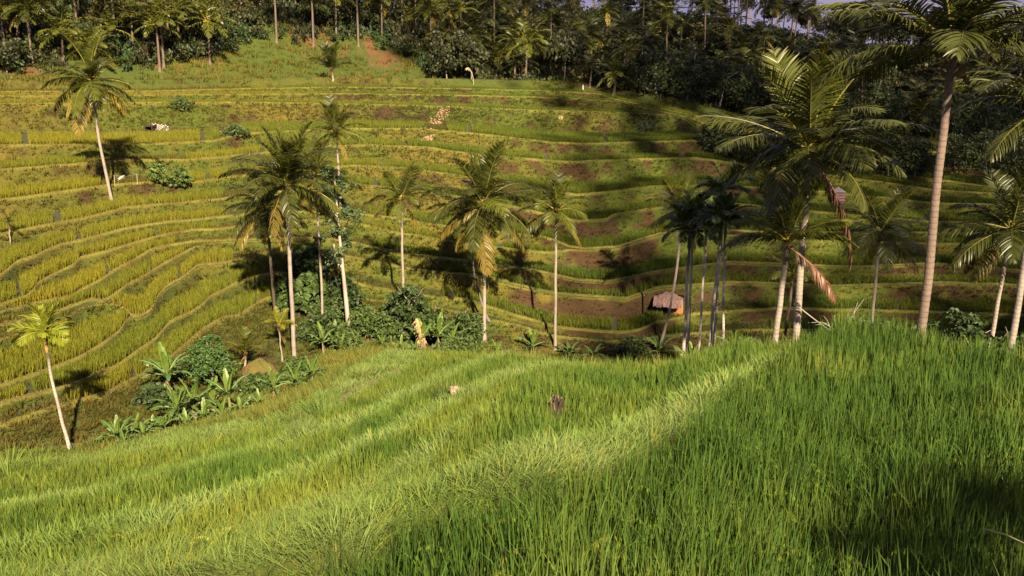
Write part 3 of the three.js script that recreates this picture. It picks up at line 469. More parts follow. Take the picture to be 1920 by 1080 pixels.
shrub(440, 258, 46, 22, 'shrub', 'grey green bush at the end of the long upper paddy', 'shrub', G1, [0.11, 0.13, 0.04], 500, 0.3, { flat: 0.5 });
shrub(340, 208, 40, 22, 'shrub', 'flat green bush on the bank above the dark opening', 'shrub', G1, [0.1, 0.14, 0.03], 500, 0.3, { flat: 0.5 });
shrub(128, 222, 24, 18, 'shrub', 'small dark bush under the lone palm crown', 'shrub', G3, G1, 300, 0.3, { flat: 0.6 });
{ // slender leafy tree in front of the terraces
  const f = hit(655, 625), h = (625 - 310) / F * f.d, k = f.d / F, root = base('slender_tree', f.p, 'slender tree with a forked pale trunk and loose leaf clumps', 'tree');
  const P = (u, v) => [(u - 655) * k, (625 - v) * k, 0];
  mesh('trunk', branches([[[[0, -0.3, 0], P(652, 560), P(649, 500), P(645, 420), P(642, 320)], 0.19], [[P(649, 497), [...P(640, 485).slice(0, 2), 0.3], P(634, 450)], 0.1], [[P(646, 440), [...P(660, 410).slice(0, 2), -0.5], P(672, 385)], 0.05], [[P(644, 400), P(625, 370), P(612, 340)], 0.05]], [0.5, 0.4, 0.34]), M.plain, root);
  const L = (u, v, r, z = 0) => [...P(u, v).slice(0, 2), z, r];
  mesh('crown', leafCloud([L(636, 318, 1.0), L(655, 345, 1.1, -0.5), L(622, 345, 0.9, 0.5), L(640, 375, 1.1), L(667, 395, 1.0, 0.4), L(625, 400, 0.9, -0.5), L(650, 430, 1.0), L(640, 470, 1.0, 0.6), L(662, 455, 0.8, -0.5), L(612, 440, 0.6)], 3600, 0.24, [0.055, 0.09, 0.03], [0.12, 0.16, 0.055], { flat: 0.7 }), M.leaf, root);
}
{ // spiky plant on the terraces
  const f = hit(1213, 247), root = base('spiky_plant', f.p, 'spiky long leaved plant growing on the upper terrace bank', 'plant'), mb = new MB(), k = f.d / F;
  for (let i = 0; i < 110; i++) { const a = rnd() * 6.3, e = rr(0.2, 1.4), L = rr(22, 36) * k, ox = rr(-14, 14) * k, oy = rr(0, 10) * k; let x = ox, y = oy, z = rr(-8, 8) * k, E = e, l = null; const c = mixc([0.08, 0.11, 0.05], [0.2, 0.22, 0.12], rnd()); for (let s = 0; s <= 4; s++) { const w = 0.055 * (1 - s / 4.2), p = mb.v(x - Math.sin(a) * w, y, z + Math.cos(a) * w, c), q = mb.v(x + Math.sin(a) * w, y, z - Math.cos(a) * w, c); if (l) mb.q(l[0], l[1], q, p); l = [p, q]; x += Math.cos(a) * Math.cos(E) * L / 4; y += Math.sin(E) * L / 4; z += Math.sin(a) * Math.cos(E) * L / 4; E -= 0.42; } }
  mesh('leaves', mb.geo(), M.leaf, root);
}
{ // bare branches
  const f = sight(1580, 590), d = 41, p = at(f.az, d, f.s * d - 1.4), root = base('bare_branches', p, 'bare grey dead branches over the dark shrubs', 'branch'), s = [];
  for (let i = 0; i < 16; i++) { const a = rr(-1.2, 1.2), L = rr(0.8, 2.0); s.push([[[rr(-0.5, 0.6), rr(0, 0.5), rr(-0.4, 0.4)], [Math.sin(a) * L * 0.5, L * 0.5 + 0.2, rr(-0.3, 0.3)], [Math.sin(a + rr(-0.3, 0.3)) * L, L * Math.cos(a) + 0.3, rr(-0.5, 0.5)]], 0.022]); }
  s.push([[[-2.2, 1.9, 0], [-1.0, 1.0, 0], [0.2, 0.2, 0]], 0.035]); mesh('branch', branches(s, [0.4, 0.34, 0.3]), M.plain, root);
}
// ------------------------------------------------------------------ banana plants
function bananaLeaf(L, W, e0, bend, c, rag) {               // a paddle leaf along +x with torn edges
  const mb = new MB(), S = 12, rib = mixc(c, [0.3, 0.34, 0.12], 0.6); let x = 0, y = 0, P = [];
  for (let i = 0; i <= S; i++) { const t = i / S, e = e0 - bend * t * t; P.push([x, y, e, t]); x += Math.cos(e) * L / S; y += Math.sin(e) * L / S; }
  mb.tube(P.map((p) => new THREE.Vector3(p[0], p[1], 0)), P.map((p) => lerp(0.03, 0.006, p[3])), rib, 4);
  for (const sd of [-1, 1]) for (let i = 1; i < S; i++) {
    const a = P[i], b = P[i + 1], wa = W * Math.pow(Math.sin(Math.PI * clamp(a[3] * 1.02 - 0.05, 0, 1)), 0.55) / 2, wb = W * Math.pow(Math.sin(Math.PI * clamp(b[3] * 1.02 - 0.05, 0, 1)), 0.55) / 2, cut = rnd() < rag ? rr(0.05, 0.12) : 0, dr = rnd() < rag ? rr(0.1, 0.5) : 0.12, cc = mulc(c, rr(0.85, 1.12));
    const V = (p, w, q, back) => mb.v(p[0] - Math.sin(p[2]) * w * (0.28 - dr * q) - back * Math.cos(p[2]), p[1] + Math.cos(p[2]) * w * (0.28 - dr * 2 * q) , sd * w * (0.98 - 0.15 * q), cc);
    const a0 = V(a, 0, 0, 0), a1 = V(a, wa * 0.55, 0.4, 0), a2 = V(a, wa, 1, -cut), b0 = V(b, 0, 0, 0), b1 = V(b, wb * 0.55, 0.4, 0), b2 = V(b, wb, 1, cut);
    mb.q(a0, a1, b1, b0); mb.q(a1, a2, b2, b1);
  }
  return mb.geo();
}
const BG = [0.085, 0.165, 0.022], BY = [0.16, 0.24, 0.034], BD = [0.36, 0.22, 0.14];
const BL = { up: three(() => bananaLeaf(1, 0.27, rr(1.25, 1.4), rr(0.2, 0.5), BY, 0.15)), out: [0, 1, 2, 3].map(() => bananaLeaf(1, 0.27, rr(0.75, 1.05), rr(0.7, 1.2), BG, 0.35)), low: three(() => bananaLeaf(1, 0.28, rr(0.3, 0.6), rr(1.1, 1.6), BG, 0.6)), dead: three(() => bananaLeaf(0.9, 0.2, rr(-1.1, -0.8), 0.5, BD, 0.9)) };
const bananaMat = new THREE.MeshPhysicalMaterial({ vertexColors: true, roughness: 0.45, transmission: 0.25, thickness: 0, side: THREE.DoubleSide });
const stemGeo = (() => { const mb = new MB(); mb.tube([0, 0.3, 0.7, 1].map((t) => new THREE.Vector3(0.03 * Math.sin(t * 3), t - 0.12, 0)), [0.085, 0.075, 0.06, 0.035], (t) => mixc([0.28, 0.15, 0.08], [0.2, 0.22, 0.07], t), 8); return mb.geo(); })();
function banana(u, v, hpx, label, o = {}) {
  const f = o.d ? (() => { const g = sight(u, v); return { d: o.d, p: ground(g.az, o.d) }; })() : hit(u, v), H = hpx / F * f.d, root = base('banana_plant', f.p, label, 'banana plant');
  const st = mesh('stem', stemGeo, M.plain, root), sh = (o.stem ?? 0.42) * H; st.scale.set(clamp(sh, 0.6, 1.3), sh, clamp(sh, 0.6, 1.3)); const ph = rnd() * 6.3; let i = 0;
  for (const [k, n] of o.mix ?? [['up', 3], ['out', 5], ['low', 3], ['dead', 2]]) for (let q = 0; q < n; q++, i++) { const l = mesh('leaf', pick(BL[k]), bananaMat, root); l.position.y = sh * (k === 'dead' ? 0.75 : 0.9); l.rotation.y = ph + i * GOLD; l.scale.setScalar(H * (k === 'dead' ? 0.3 : 0.57) * rr(0.85, 1.12)); if (k === 'dead') tag(l, 'dry pale brown hanging leaf'); }
  return root;
}
const dry = [['up', 2], ['out', 5], ['low', 3], ['dead', 5]];
[[222, 832, 78, 'banana plant with bright leaves farthest down the row beside the leaning areca palm', { stem: 0.2 }],
 [256, 822, 62, 'small banana plant next to the bright one at the low end of the row', { stem: 0.2 }],
 [288, 812, 52, 'low banana clump with wide leaves on the grass edge below the bushy tree', { stem: 0.2 }],
 [318, 742, 104, 'large banana plant with many dry pinkish leaves beside the bushy tree', { mix: [['up', 2], ['out', 7], ['low', 4], ['dead', 6]], stem: 0.4 }],
 [337, 800, 92, 'banana plant with upright leaves in front of the large dry leaved one', {}],
 [366, 792, 96, 'banana plant with one broad leaf standing before the bushy tree', { mix: dry }],
 [402, 785, 84, 'banana plant with dry leaves at the foot of the bushy tree', { mix: dry }],
 [432, 785, 100, 'banana plant with a pale bare stem below the young yellow palm', { stem: 0.5, mix: [['up', 3], ['out', 4], ['low', 1]] }],
 [470, 772, 48, 'low banana plant on the grass edge right of the pale bare stem', { stem: 0.2, mix: dry }],
 [516, 752, 70, 'banana plant with pinkish dry leaves left of the tall sunlit trunk', { mix: dry }],
 [556, 735, 74, 'banana plant just in front of the foot of the tall sunlit trunk', { stem: 0.25 }],
 [586, 718, 70, 'banana plant with broad leaves right of the tall sunlit trunk', { stem: 0.25 }],
 [606, 668, 70, 'banana plant between the thin palm and the slender leafy tree', {}],
 [630, 650, 62, 'banana plant with a reddish leaf touching the slender leafy tree', { mix: dry }],
 [690, 640, 58, 'banana plant right behind the slender leafy tree', {}],
 [795, 660, 78, 'banana plant with a yellow leaf beside the peeling stump', { mix: [['up', 2], ['out', 4], ['dead', 3]] }],
 [822, 660, 84, 'banana plant with two upright leaves right of the peeling stump', {}],
 [850, 662, 72, 'banana plant with spread leaves between the stump and the white trunk', { mix: dry }],
 [932, 668, 48, 'small banana plant at the foot of the white trunk with nuts above', { stem: 0.2, mix: [['up', 2], ['out', 3], ['low', 2]] }],
 [1000, 664, 66, 'bright banana plant standing alone before the lowest paddy', { stem: 0.25, mix: [['up', 4], ['out', 3], ['low', 2]] }],
 [1068, 672, 58, 'banana plant right of the white trunk with the hanging yellow frond', { stem: 0.2, mix: [['out', 5], ['low', 3]] }],
 [1112, 676, 54, 'dark green banana plant over the bare brown soil', { stem: 0.2, mix: [['out', 5], ['low', 3]] }],
 [1236, 672, 70, 'banana plant with dark folded leaves below the leaning palm', { stem: 0.2, mix: [['up', 2], ['out', 5], ['low', 3]] }],
 [1296, 672, 90, 'banana plant with a tall folded leaf at the foot of the twin areca trunk', { d: 42, mix: [['up', 3], ['out', 4]] }],
 [1380, 640, 88, 'banana plant with one pale leaf below the straight white areca trunk', { d: 36, mix: [['up', 2], ['out', 4], ['low', 1]] }],
 [1826, 672, 100, 'young banana plant with bright leaves and a reddish stem in the shade', { d: 22, stem: 0.5, mix: [['up', 2], ['out', 3]] }],
 [1842, 672, 92, 'young banana plant with a yellow stem close to its twin', { d: 22.6, stem: 0.5, mix: [['up', 1], ['out', 3]] }],
].forEach(([u, v, h, l, o]) => banana(u, v, h, l, o));
for (const [u, v, h] of R(236, 838, 48, 0, 270, 826, 50, 0, 306, 815, 56, 0, 328, 808, 62, 0, 350, 806, 58, 0, 384, 796, 66, 0, 418, 792, 60, 0, 452, 780, 56, 0, 486, 768, 52, 0).reduce((o, p, i, A) => (i % 2 ? o : [...o, [p[0], p[1], A[i + 1][0]]]), [])) banana(u, v, h, 'small banana plant squeezed between larger ones in the row below the bushy tree', { stem: 0.22, group: 'small banana plants filling the row', mix: rnd() < 0.5 ? dry : undefined });
for (const [u, v, h] of [[640, 660, 46], [668, 655, 50], [716, 655, 44], [752, 662, 46], [776, 668, 48], [872, 668, 44], [895, 668, 40]]) banana(u, v, h, 'small banana plant in the shaded tangle behind the curved grass ridge', { stem: 0.22, group: 'small banana plants of the shaded tangle', mix: dry });
// ------------------------------------------------------------------ rice and grass
function tuftGeo(n, h, w, spread, lean, o = {}) {           // a clump of blades, white to tint, seeds of colour per blade
  const { segs = 3, base = [0.95, 0.9, 0.8], tip = [1.08, 1.05, 0.95], odd = 0, bend = 1 } = o, mb = new MB();
  for (let k = 0; k < n; k++) {
    const a = rnd() * 6.283, r = Math.sqrt(rnd()) * spread, H = h * rr(0.6, 1.1), le = lean * rr(0.2, 1.5), yaw = rnd() * 6.283, cx = Math.cos(yaw), cz = Math.sin(yaw), dx = Math.cos(a), dz = Math.sin(a), bd = rnd() < 0.12 ? Math.max(1.3, bend * 2.2) : bend * rr(0.3, 1);
    const dryb = rnd() < odd, b0 = dryb ? [1.1, 0.8, 0.5] : mulc(base, rr(0.8, 1.15)), t0 = dryb ? [1.75, 1.2, 0.85] : mulc(tip, rr(0.8, 1.2)); let l = null, x = dx * r, z = dz * r, y = -0.03, e = Math.PI / 2 - le;
    for (let s = 0; s <= segs; s++) {
      const t = s / segs, W = w * (s === segs ? 0.06 : 1 - 0.55 * t * t) / 2, c = mixc(b0, t0, t), p = mb.v(x - cx * W, y, z - cz * W, c), q = mb.v(x + cx * W, y, z + cz * W, c);
      if (l) mb.q(l[0], l[1], q, p); l = [p, q]; x += dx * Math.cos(e) * H / segs; z += dz * Math.cos(e) * H / segs; y += Math.sin(e) * H / segs; e -= bd * 0.32 * (t + 0.3);
    }
  }
  for (let k = 0; k < (o.ears ?? 0); k++) {                 // bent stalks with a spray of grains
    const a = rnd() * 6.283, dx = Math.cos(a), dz = Math.sin(a); let x = 0, y = 0, z = 0, e = 1.45; const S = 9, st = h * rr(1.0, 1.25) / S, gc = mulc([2.3, 1.5, 0.9], rr(0.8, 1.1)); let l = null;
    for (let s = 0; s <= S; s++) {
      const p = mb.v(x - dz * 0.002, y, z + dx * 0.002, gc), q = mb.v(x + dz * 0.002, y, z - dx * 0.002, gc); if (l) mb.q(l[0], l[1], q, p); l = [p, q];
      if (s > 4) for (let g = 0; g < 3; g++) { const ox = rr(-0.014, 0.014), oz = rr(-0.014, 0.014), u = mb.v(x + ox, y, z + oz, gc), v = mb.v(x + ox * 1.6 + 0.006, y - 0.02, z + oz * 1.6, gc), w2 = mb.v(x + ox * 2, y - 0.042, z + oz * 2, gc), t2 = mb.v(x + ox * 1.6 - 0.006, y - 0.02, z + oz * 1.6 + 0.003, gc); mb.q(u, v, w2, t2); }
      x += dx * Math.cos(e) * st; z += dz * Math.cos(e) * st; y += Math.sin(e) * st; e -= 0.05 + 0.075 * s;
    }
  }
  return mb.geo();
}
const dummy = new THREE.Object3D(), colr = new THREE.Color();
function scatter(name, label, geos, list, parent) {        // list of [x, y, z, size, colour, height factor]: one uncountable growth
  if (!list.length) return;
  const root = parent ?? base(name, null, label, null, null, 'stuff');
  geos.forEach((g, k) => {
    const sub = list.filter((_, i) => i % geos.length === k); if (!sub.length) return;
    const im = new THREE.InstancedMesh(g, M.blade, sub.length); im.name = name + '_clumps' + (k ? '_' + String(k).padStart(3, '0') : ''); im.castShadow = im.receiveShadow = true; im.userData.kind = 'stuff';
    sub.forEach((p, i) => { dummy.position.set(p[0], p[1], p[2]); dummy.rotation.set(rr(-0.08, 0.08), rnd() * 6.283, rr(-0.08, 0.08)); dummy.scale.set(p[3], p[3] * (p[5] ?? 1), p[3]); dummy.updateMatrix(); im.setMatrixAt(i, dummy.matrix); im.setColorAt(i, colr.setRGB(...p[4])); });
    root.add(im);
  });
  return root;
}
function fill(A, B, density, fn, step = 1) {               // random points between two surveyed lines
  const out = [];
  for (let j = 0; j < NC - 1; j += step) {
    const a0 = azOf(j), da = azOf(j + step) - a0, d0 = A[j], d1 = B[j]; if (d1 - d0 < 0.15) continue;
    const nSeg = Math.max(1, Math.ceil((d1 - d0) / 3));
    for (let s = 0; s < nSeg; s++) {
      const e0 = lerp(d0, d1, s / nSeg), e1 = lerp(d0, d1, (s + 1) / nSeg), m = (e0 + e1) / 2, want = da * (e1 * e1 - e0 * e0) / 2 * (typeof density === 'function' ? density(m) : density), n = Math.floor(want) + (rnd() < want % 1 ? 1 : 0);
      for (let i = 0; i < n; i++) { const az = a0 + da * rnd(), d = Math.sqrt(lerp(e0 * e0, e1 * e1, rnd())), p = ground(az, d), r = fn(az, d, p); if (r) out.push(r); }
    }
  }
  return out;
}
const VIS = 0.60;                                            // bearing beyond which nothing is in view
const riceNear = [0, 1, 2, 3, 4, 5].map((k) => tuftGeo(26, 0.66, 0.0135, 0.05, 0.13, { segs: 4, base: [1.0, 0.9, 0.75], tip: [1.1, 1.05, 0.95], odd: 0.12, bend: 0.32, ears: [2, 1, 1, 0, 0, 0][k] }));
const riceMid = [0, 1, 2, 3].map(() => tuftGeo(24, 0.6, 0.017, 0.06, 0.13, { base: [1.0, 0.9, 0.75], tip: [1.1, 1.05, 0.95], odd: 0.07, bend: 0.35 }));
const grassNear = [0, 1, 2, 3].map(() => tuftGeo(26, 0.3, 0.008, 0.12, 0.75, { segs: 4, odd: 0.14, bend: 1.6 }));
const grassMid = [0, 1, 2].map(() => tuftGeo(24, 0.3, 0.018, 0.18, 0.7, { odd: 0.14, bend: 1.5 }));
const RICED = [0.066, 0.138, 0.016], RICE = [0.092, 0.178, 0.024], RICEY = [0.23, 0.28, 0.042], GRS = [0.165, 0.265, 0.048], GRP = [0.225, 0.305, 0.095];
const patch = (p, f, k) => clamp(0.5 + 1.3 * fbm(p.x * f, p.z * f, k, 3));
const dens = (a, b, c) => (d) => d < 8 ? a : d < 16 ? b : c;
function riceStrip(k, label, hgt, mixY, dn) {
  const A = edges[k].D, B = edges[k + 1].D, near = [], mid = [];
  const visit = (az, d, p) => {
    if (Math.abs(az) > VIS || d < 2.6) return null;
    const y = patch(p, 0.35, 20 + k), g = fbm(p.x * 1.1, p.z * 1.1, 30 + k, 3); if (g < -0.3 && d < 20) return null;
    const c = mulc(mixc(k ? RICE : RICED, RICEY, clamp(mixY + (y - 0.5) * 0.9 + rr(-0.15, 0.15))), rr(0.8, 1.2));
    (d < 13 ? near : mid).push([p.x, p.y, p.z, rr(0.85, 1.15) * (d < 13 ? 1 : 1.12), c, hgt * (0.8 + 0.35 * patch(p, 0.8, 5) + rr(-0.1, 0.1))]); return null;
  };
  for (let gx = -24; gx < 17; gx += dn) for (let gz = 2.5; gz < 60; gz += dn) {
    const x = gx + rr(-0.045, 0.045) + 0.12 * nz(gx * 0.4, gz * 0.4, 2), z = gz + rr(-0.045, 0.045) + 0.12 * nz(gx * 0.4, gz * 0.4, 5), az = Math.atan2(x, z), d = Math.hypot(x, z); if (Math.abs(az) > VIS) continue;
    const d0 = arr(A, az), d1 = arr(B, az); if (d < d0 + 0.03 || d > d1 - 0.03 || (d > 16 && dn < 0.2 && rnd() < 0.3)) continue; visit(az, d, ground(az, d));
  }
  const root = base('rice_plants', null, label, null, null, 'stuff'); scatter('rice', null, riceNear, near, root); scatter('rice', null, riceMid, mid, root);
}
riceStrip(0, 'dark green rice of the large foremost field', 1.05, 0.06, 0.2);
riceStrip(2, 'rice strip beyond the pale grassy path', 0.82, 0.3, 0.2);
riceStrip(4, 'patchy rice strip on the middle of the near slope', 0.66, 0.42, 0.22);
riceStrip(6, 'bluish green rice strip lower on the near slope', 0.68, 0.3, 0.24);
riceStrip(8, 'green rice strip above the sandy footpath', 0.62, 0.4, 0.25);
{
  const near = [], mid = [];
  for (const k of [1, 3, 5, 7, 9]) fill(edges[k].D, edges[k + 1].D, (d) => d < 9 ? 90 : d < 16 ? 55 : d < 28 ? 26 : 14, (az, d, p) => {
    if (Math.abs(az) > VIS || d < 2.6) return null;
    const g = fbm(p.x * 0.5, p.z * 0.5, 40 + k, 3), tt = (d - arr(edges[k].D, az)) / (arr(edges[k + 1].D, az) - arr(edges[k].D, az)); if (k === 9 && tt > 0.27 && tt < 0.5 && rnd() < 0.72) return null;
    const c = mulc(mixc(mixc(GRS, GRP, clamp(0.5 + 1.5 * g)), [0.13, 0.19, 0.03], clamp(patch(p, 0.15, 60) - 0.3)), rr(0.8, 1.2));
    (d < 13 ? near : mid).push([p.x, p.y, p.z, rr(0.7, 1.35), c, 0.6 + 0.6 * patch(p, 0.7, 8)]); return null;
  });
  const root = base('grass', null, 'pale tousled grass on the paths between the near rice strips', null, null, 'stuff'); scatter('grass', null, grassNear, near, root); scatter('grass', null, grassMid, mid, root);
}
{ // valley edge and valley grass
  const c = edges[edges.length - 1].D, list = fill(c, lips[0].D, (d) => d < 30 ? 12 : 10, (az, d, p) => { if (Math.abs(az) > VIS) return null; const t = (d - arr(c, az)) / Math.max(1, arr(lips[0].D, az) - arr(c, az)), g = patch(p, 0.2, 14); return [p.x, p.y, p.z, rr(0.9, 2.1), mulc(mixc([0.085, 0.14, 0.022], [0.22, 0.22, 0.04], g), rr(0.7, 1.15)), 0.7 + 1.1 * g * (1 - t * 0.6)]; });
  scatter('grass', 'rough green grass along the valley edge', grassMid, list);
}
// rice in rows on the terraces
const riceFar = [0, 1, 2].map(() => tuftGeo(9, 0.74, 0.05, 0.07, 0.16, { segs: 2, base: [1.0, 0.8, 0.6], tip: [1.1, 1.05, 0.95] }));
const tuftFar = [0, 1, 2].map(() => tuftGeo(10, 0.34, 0.05, 0.2, 0.7, { segs: 2, odd: 0.12 }));
const uOf = (az, d, y) => { const x = Math.sin(az) * d, f = -y * sp + Math.cos(az) * d * cp; return 960 + F * x / f; };
const NOT = { foot: [[-999, 1150], [1230, 3000]], LI: [[-999, 130], [560, 1240], [1300, 1440]], LH: [[500, 830], [1240, 1420]], LG: [[245, 9999]], LF: [[-999, 140], [440, 820]], LE: [[-999, 60], [350, 9999]], T10: [[330, 700]], T9: [[410, 680], [1050, 1320]], T8: [[440, 690]], T7: [[420, 560]], T6: [[190, 330], [430, 560]], T5: [[160, 350], [540, 620]], T4: [[412, 438], [797, 838]], T2: [], T1: [], T0: [[-999, 470]] };
const ORD = { foot: 'the valley floor', LI: 'the lowest terrace', LH: 'the terrace above the curved foot of the hillside', LG: 'the big golden paddy beside the areca palm', LF: 'the curving paddy behind the big golden one', LE: 'the short rounded paddy of the lower terraces', T10: 'the wide bowl shaped terrace', T9: 'the narrow terrace above the bowl', T8: 'the terrace along the tall brown bank', T7: 'the middle terrace at the lone palm foot', T6: 'the terrace under the two round shrubs', T5: 'the terrace below the long upper paddy', T4: 'the long upper paddy below the dark opening', T2: 'the grassy third terrace from the top', T1: 'the second terrace from the top', T0: 'the topmost terrace' };
const loose = [];
for (let k = 0; k < lips.length; k++) {
  const L = lips[k], list = []; let acc = 0, px = null, run = 0; const k0 = k === 0;
  if (k0) continue;
  for (let j = 0; j < NC - 1; j++) for (let q = 0; q < 6; q++) {
    const az = lerp(azOf(j), azOf(j + 1), q / 6); if (Math.abs(az) > VIS) continue;
    const d = lerp(L.D[j], L.D[j + 1], q / 6), y = lerp(L.Y[j], L.Y[j + 1], q / 6), end = Math.min(lerp(treadEnd[k][j], treadEnd[k][j + 1], q / 6), d + 13), p = at(az, d, y);
    if (px) { acc += p.distanceTo(px); run += p.distanceTo(px); } px = p; if (acc < 0.29) continue; acc -= 0.29;
    const u = uOf(az, d, y); if (NOT[L.name].some(([a, b]) => u > a && u < b)) { for (let e = d + 0.4; e < end; e += 0.34) { const g = at(az, e, y - 0.04); loose.push([g.x + rr(-0.1, 0.1), g.y, g.z + rr(-0.1, 0.1), rr(0.7, 1.5), mulc(mixc([0.062, 0.09, 0.010], [0.18, 0.13, 0.02], clamp(rr(-0.2, 0.6) + 0.3 * smooth(0, -0.45, az))), rr(0.65, 1.2)), rr(0.6, 1.1)]); } continue; }  // loose grass yellows westward, a golden glow put into its colour
    const westGlow = smooth(0.0, -0.45, az), gap = patch(p, 0.06, 50 + k); if (end - d < 1.0) continue;
    const plotAt = run / (17 + 6 * nz(k * 3.3, 1.5)) + k * 0.37, plot = Math.floor(plotAt), tone = nz(plot * 3.7, k * 2.9, 4) * 1.6; if (plotAt - plot < 0.035) continue;
    const hgt = lerp(0.7, 1.0, patch(p, 0.08, 3)) * (1 + 0.22 * nz(plot * 5.1, k * 1.7, 9)) * (k >= 13 ? 0.7 : 1);
    for (let r = 0, e = d + 0.78; e < end - 0.1; e += 0.29, r++) {
      const g = at(az, e, y - 0.03), v = fbm(g.x * 0.3, g.z * 0.3, 70, 2), c = mulc(mixc(mixc([0.085, 0.145, 0.012], [0.165, 0.185, 0.015], clamp(0.35 + 1.1 * v + 0.45 * tone)), [0.25, 0.235, 0.015], clamp(westGlow * 0.62 + 0.3 * tone * westGlow)), rr(0.75, 1.2));  // yellower westward: riper rice plus golden light put into the colour
      if (r > 12 && rnd() < 0.25) continue;
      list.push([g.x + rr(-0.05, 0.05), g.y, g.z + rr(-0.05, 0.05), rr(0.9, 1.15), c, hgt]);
    }
  }
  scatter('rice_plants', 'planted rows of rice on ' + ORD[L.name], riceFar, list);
}
{ // grass on the banks of the terraces and on the hill above them
  const list = loose;
  for (let k = 0; k < lips.length - 1; k++) list.push(...fill(treadEnd[k], lips[k + 1].D, 24, (az, d, p) => {
    if (Math.abs(az) > VIS) return null; const g = fbm(p.x * 0.09, p.z * 0.09, 1.5) * 1.3 + 0.9 * fbm(p.x * 0.5, p.z * 0.5, p.y * 0.5 + 6.5); if (g < rr(-0.6, 0.0) + 0.32 * smooth(-0.14, 0.06, az)) return rnd() < 0.4 ? null : [p.x, p.y, p.z, rr(0.5, 1.2), mulc(mixc([0.085, 0.05, 0.02], [0.075, 0.085, 0.014], rnd()), rr(0.6, 1.2)), rr(0.6, 1.1)];
    const westGlow = smooth(0, -0.45, az); return [p.x, p.y, p.z, rr(0.6, 1.3), mulc(mixc([0.058, 0.08, 0.010], [0.19, 0.12, 0.02], clamp(rr(-0.45, 0.35) + westGlow * 0.4)), rr(0.6, 1.2)), rr(0.6, 1.1)];  // bank tufts carry the same painted golden light towards the west
  }));
  for (let k = 1; k < lips.length; k++) list.push(...fill(lips[k].D, lips[k].D.map((d) => d + 0.55), 16, (az, d, p) => Math.abs(az) > VIS ? null : [p.x, p.y - 0.02, p.z, rr(0.4, 0.7), mulc(mixc([0.22, 0.22, 0.05], [0.32, 0.25, 0.08], rnd()), rr(0.8, 1.15)), 0.6]));
  scatter('grass', 'short rough grass on the terrace banks', tuftFar, list);
  const top = lips[lips.length - 1].D, hill = fill(top.map((d) => d + 2), top.map((d) => d + 46), 1.6, (az, d, p) => { if (Math.abs(az) > VIS) return null; const g = fbm(p.x * 0.09, p.z * 0.09, 1.5) * 1.4 + fbm(p.x * 0.5, p.z * 0.5, p.y * 0.5 + 6.5); if (g < rr(-0.35, 0.05)) return null; return [p.x, p.y, p.z, rr(1.2, 3), mulc(mixc([0.07, 0.10, 0.014], [0.19, 0.17, 0.022], clamp(0.5 + g)), rr(0.7, 1.2)), rr(0.7, 1.2)]; });
  scatter('grass', 'rough weeds on the bank above the terraces', tuftFar, hill);
}
// ------------------------------------------------------------------ the wooded hill
function simplePalm(mix, L, h, n) {                         // far palms: crown of separate leaves joined, trunk
  const parts = [], m4 = new THREE.Matrix4(), e = new THREE.Euler(); let i = 0; const ph = rnd() * 6;
  for (const [set, c] of mix) for (let k = 0; k < c; k++, i++) { const g = pick(set).clone(); e.set(0, ph + i * GOLD + rr(-0.3, 0.3), 0); m4.makeRotationFromEuler(e).scale(new THREE.Vector3(1, 1, 1).multiplyScalar(L * rr(0.85, 1.12))); g.applyMatrix4(m4); parts.push(g); }
  return mergeGeometries(parts);
}
const lo = (e0, b, h, o = {}) => [0, 1].map(() => frondGeo(e0 + rr(-0.1, 0.1), b + rr(-0.1, 0.1), h, { n: 18, w: 0.02, segs: 2, len: 0.27, ribw: 0.012, ...o }));
const LF = { up: lo(1.2, 0.9, 0.3), rise: lo(0.85, 1.2, 0.45), flat: lo(0.4, 1.2, 0.6), droop: lo(-0.05, 1, 0.75), old: lo(-0.6, 0.8, 0.9, { col: [0.13, 0.1, 0.02], tip: [0.22, 0.14, 0.03] }) };
const FCROWN = [0, 1, 2, 3, 4].map((k) => simplePalm([[LF.up, 4], [LF.rise, 5], [LF.flat, 6], [LF.droop, 5], [LF.old, k % 2]], 4.2, 1));
const FTRUNK = [4, 8, 11, 14, 18].map((h) => ({ h, g: trunkGeo(h, new THREE.Vector3(rr(-0.8, 0.8), 0, rr(-0.4, 0.4)), 0.2, 0.13, { ring: 0.6, seg: 6, col: [0.27, 0.19, 0.145] }) }));
const topD = lips[lips.length - 1].D;
function farPalm(az, d, h, scale, label, mat, group) {
  const root = base('forest_palm', ground(az, d), label, 'palm tree', group), t = FTRUNK.reduce((a, b) => Math.abs(b.h - h) < Math.abs(a.h - h) ? b : a), tr = mesh('trunk', t.g, M.bark, root); tr.scale.set(1, h / t.h, 1);
  const ps = t.g.attributes.position, n = ps.count; const c = mesh('crown', pick(FCROWN), mat, root); c.position.set(ps.getX(n - 1), h, ps.getZ(n - 1)); c.rotation.y = rnd() * 6.3; c.scale.setScalar(scale); return root;
}
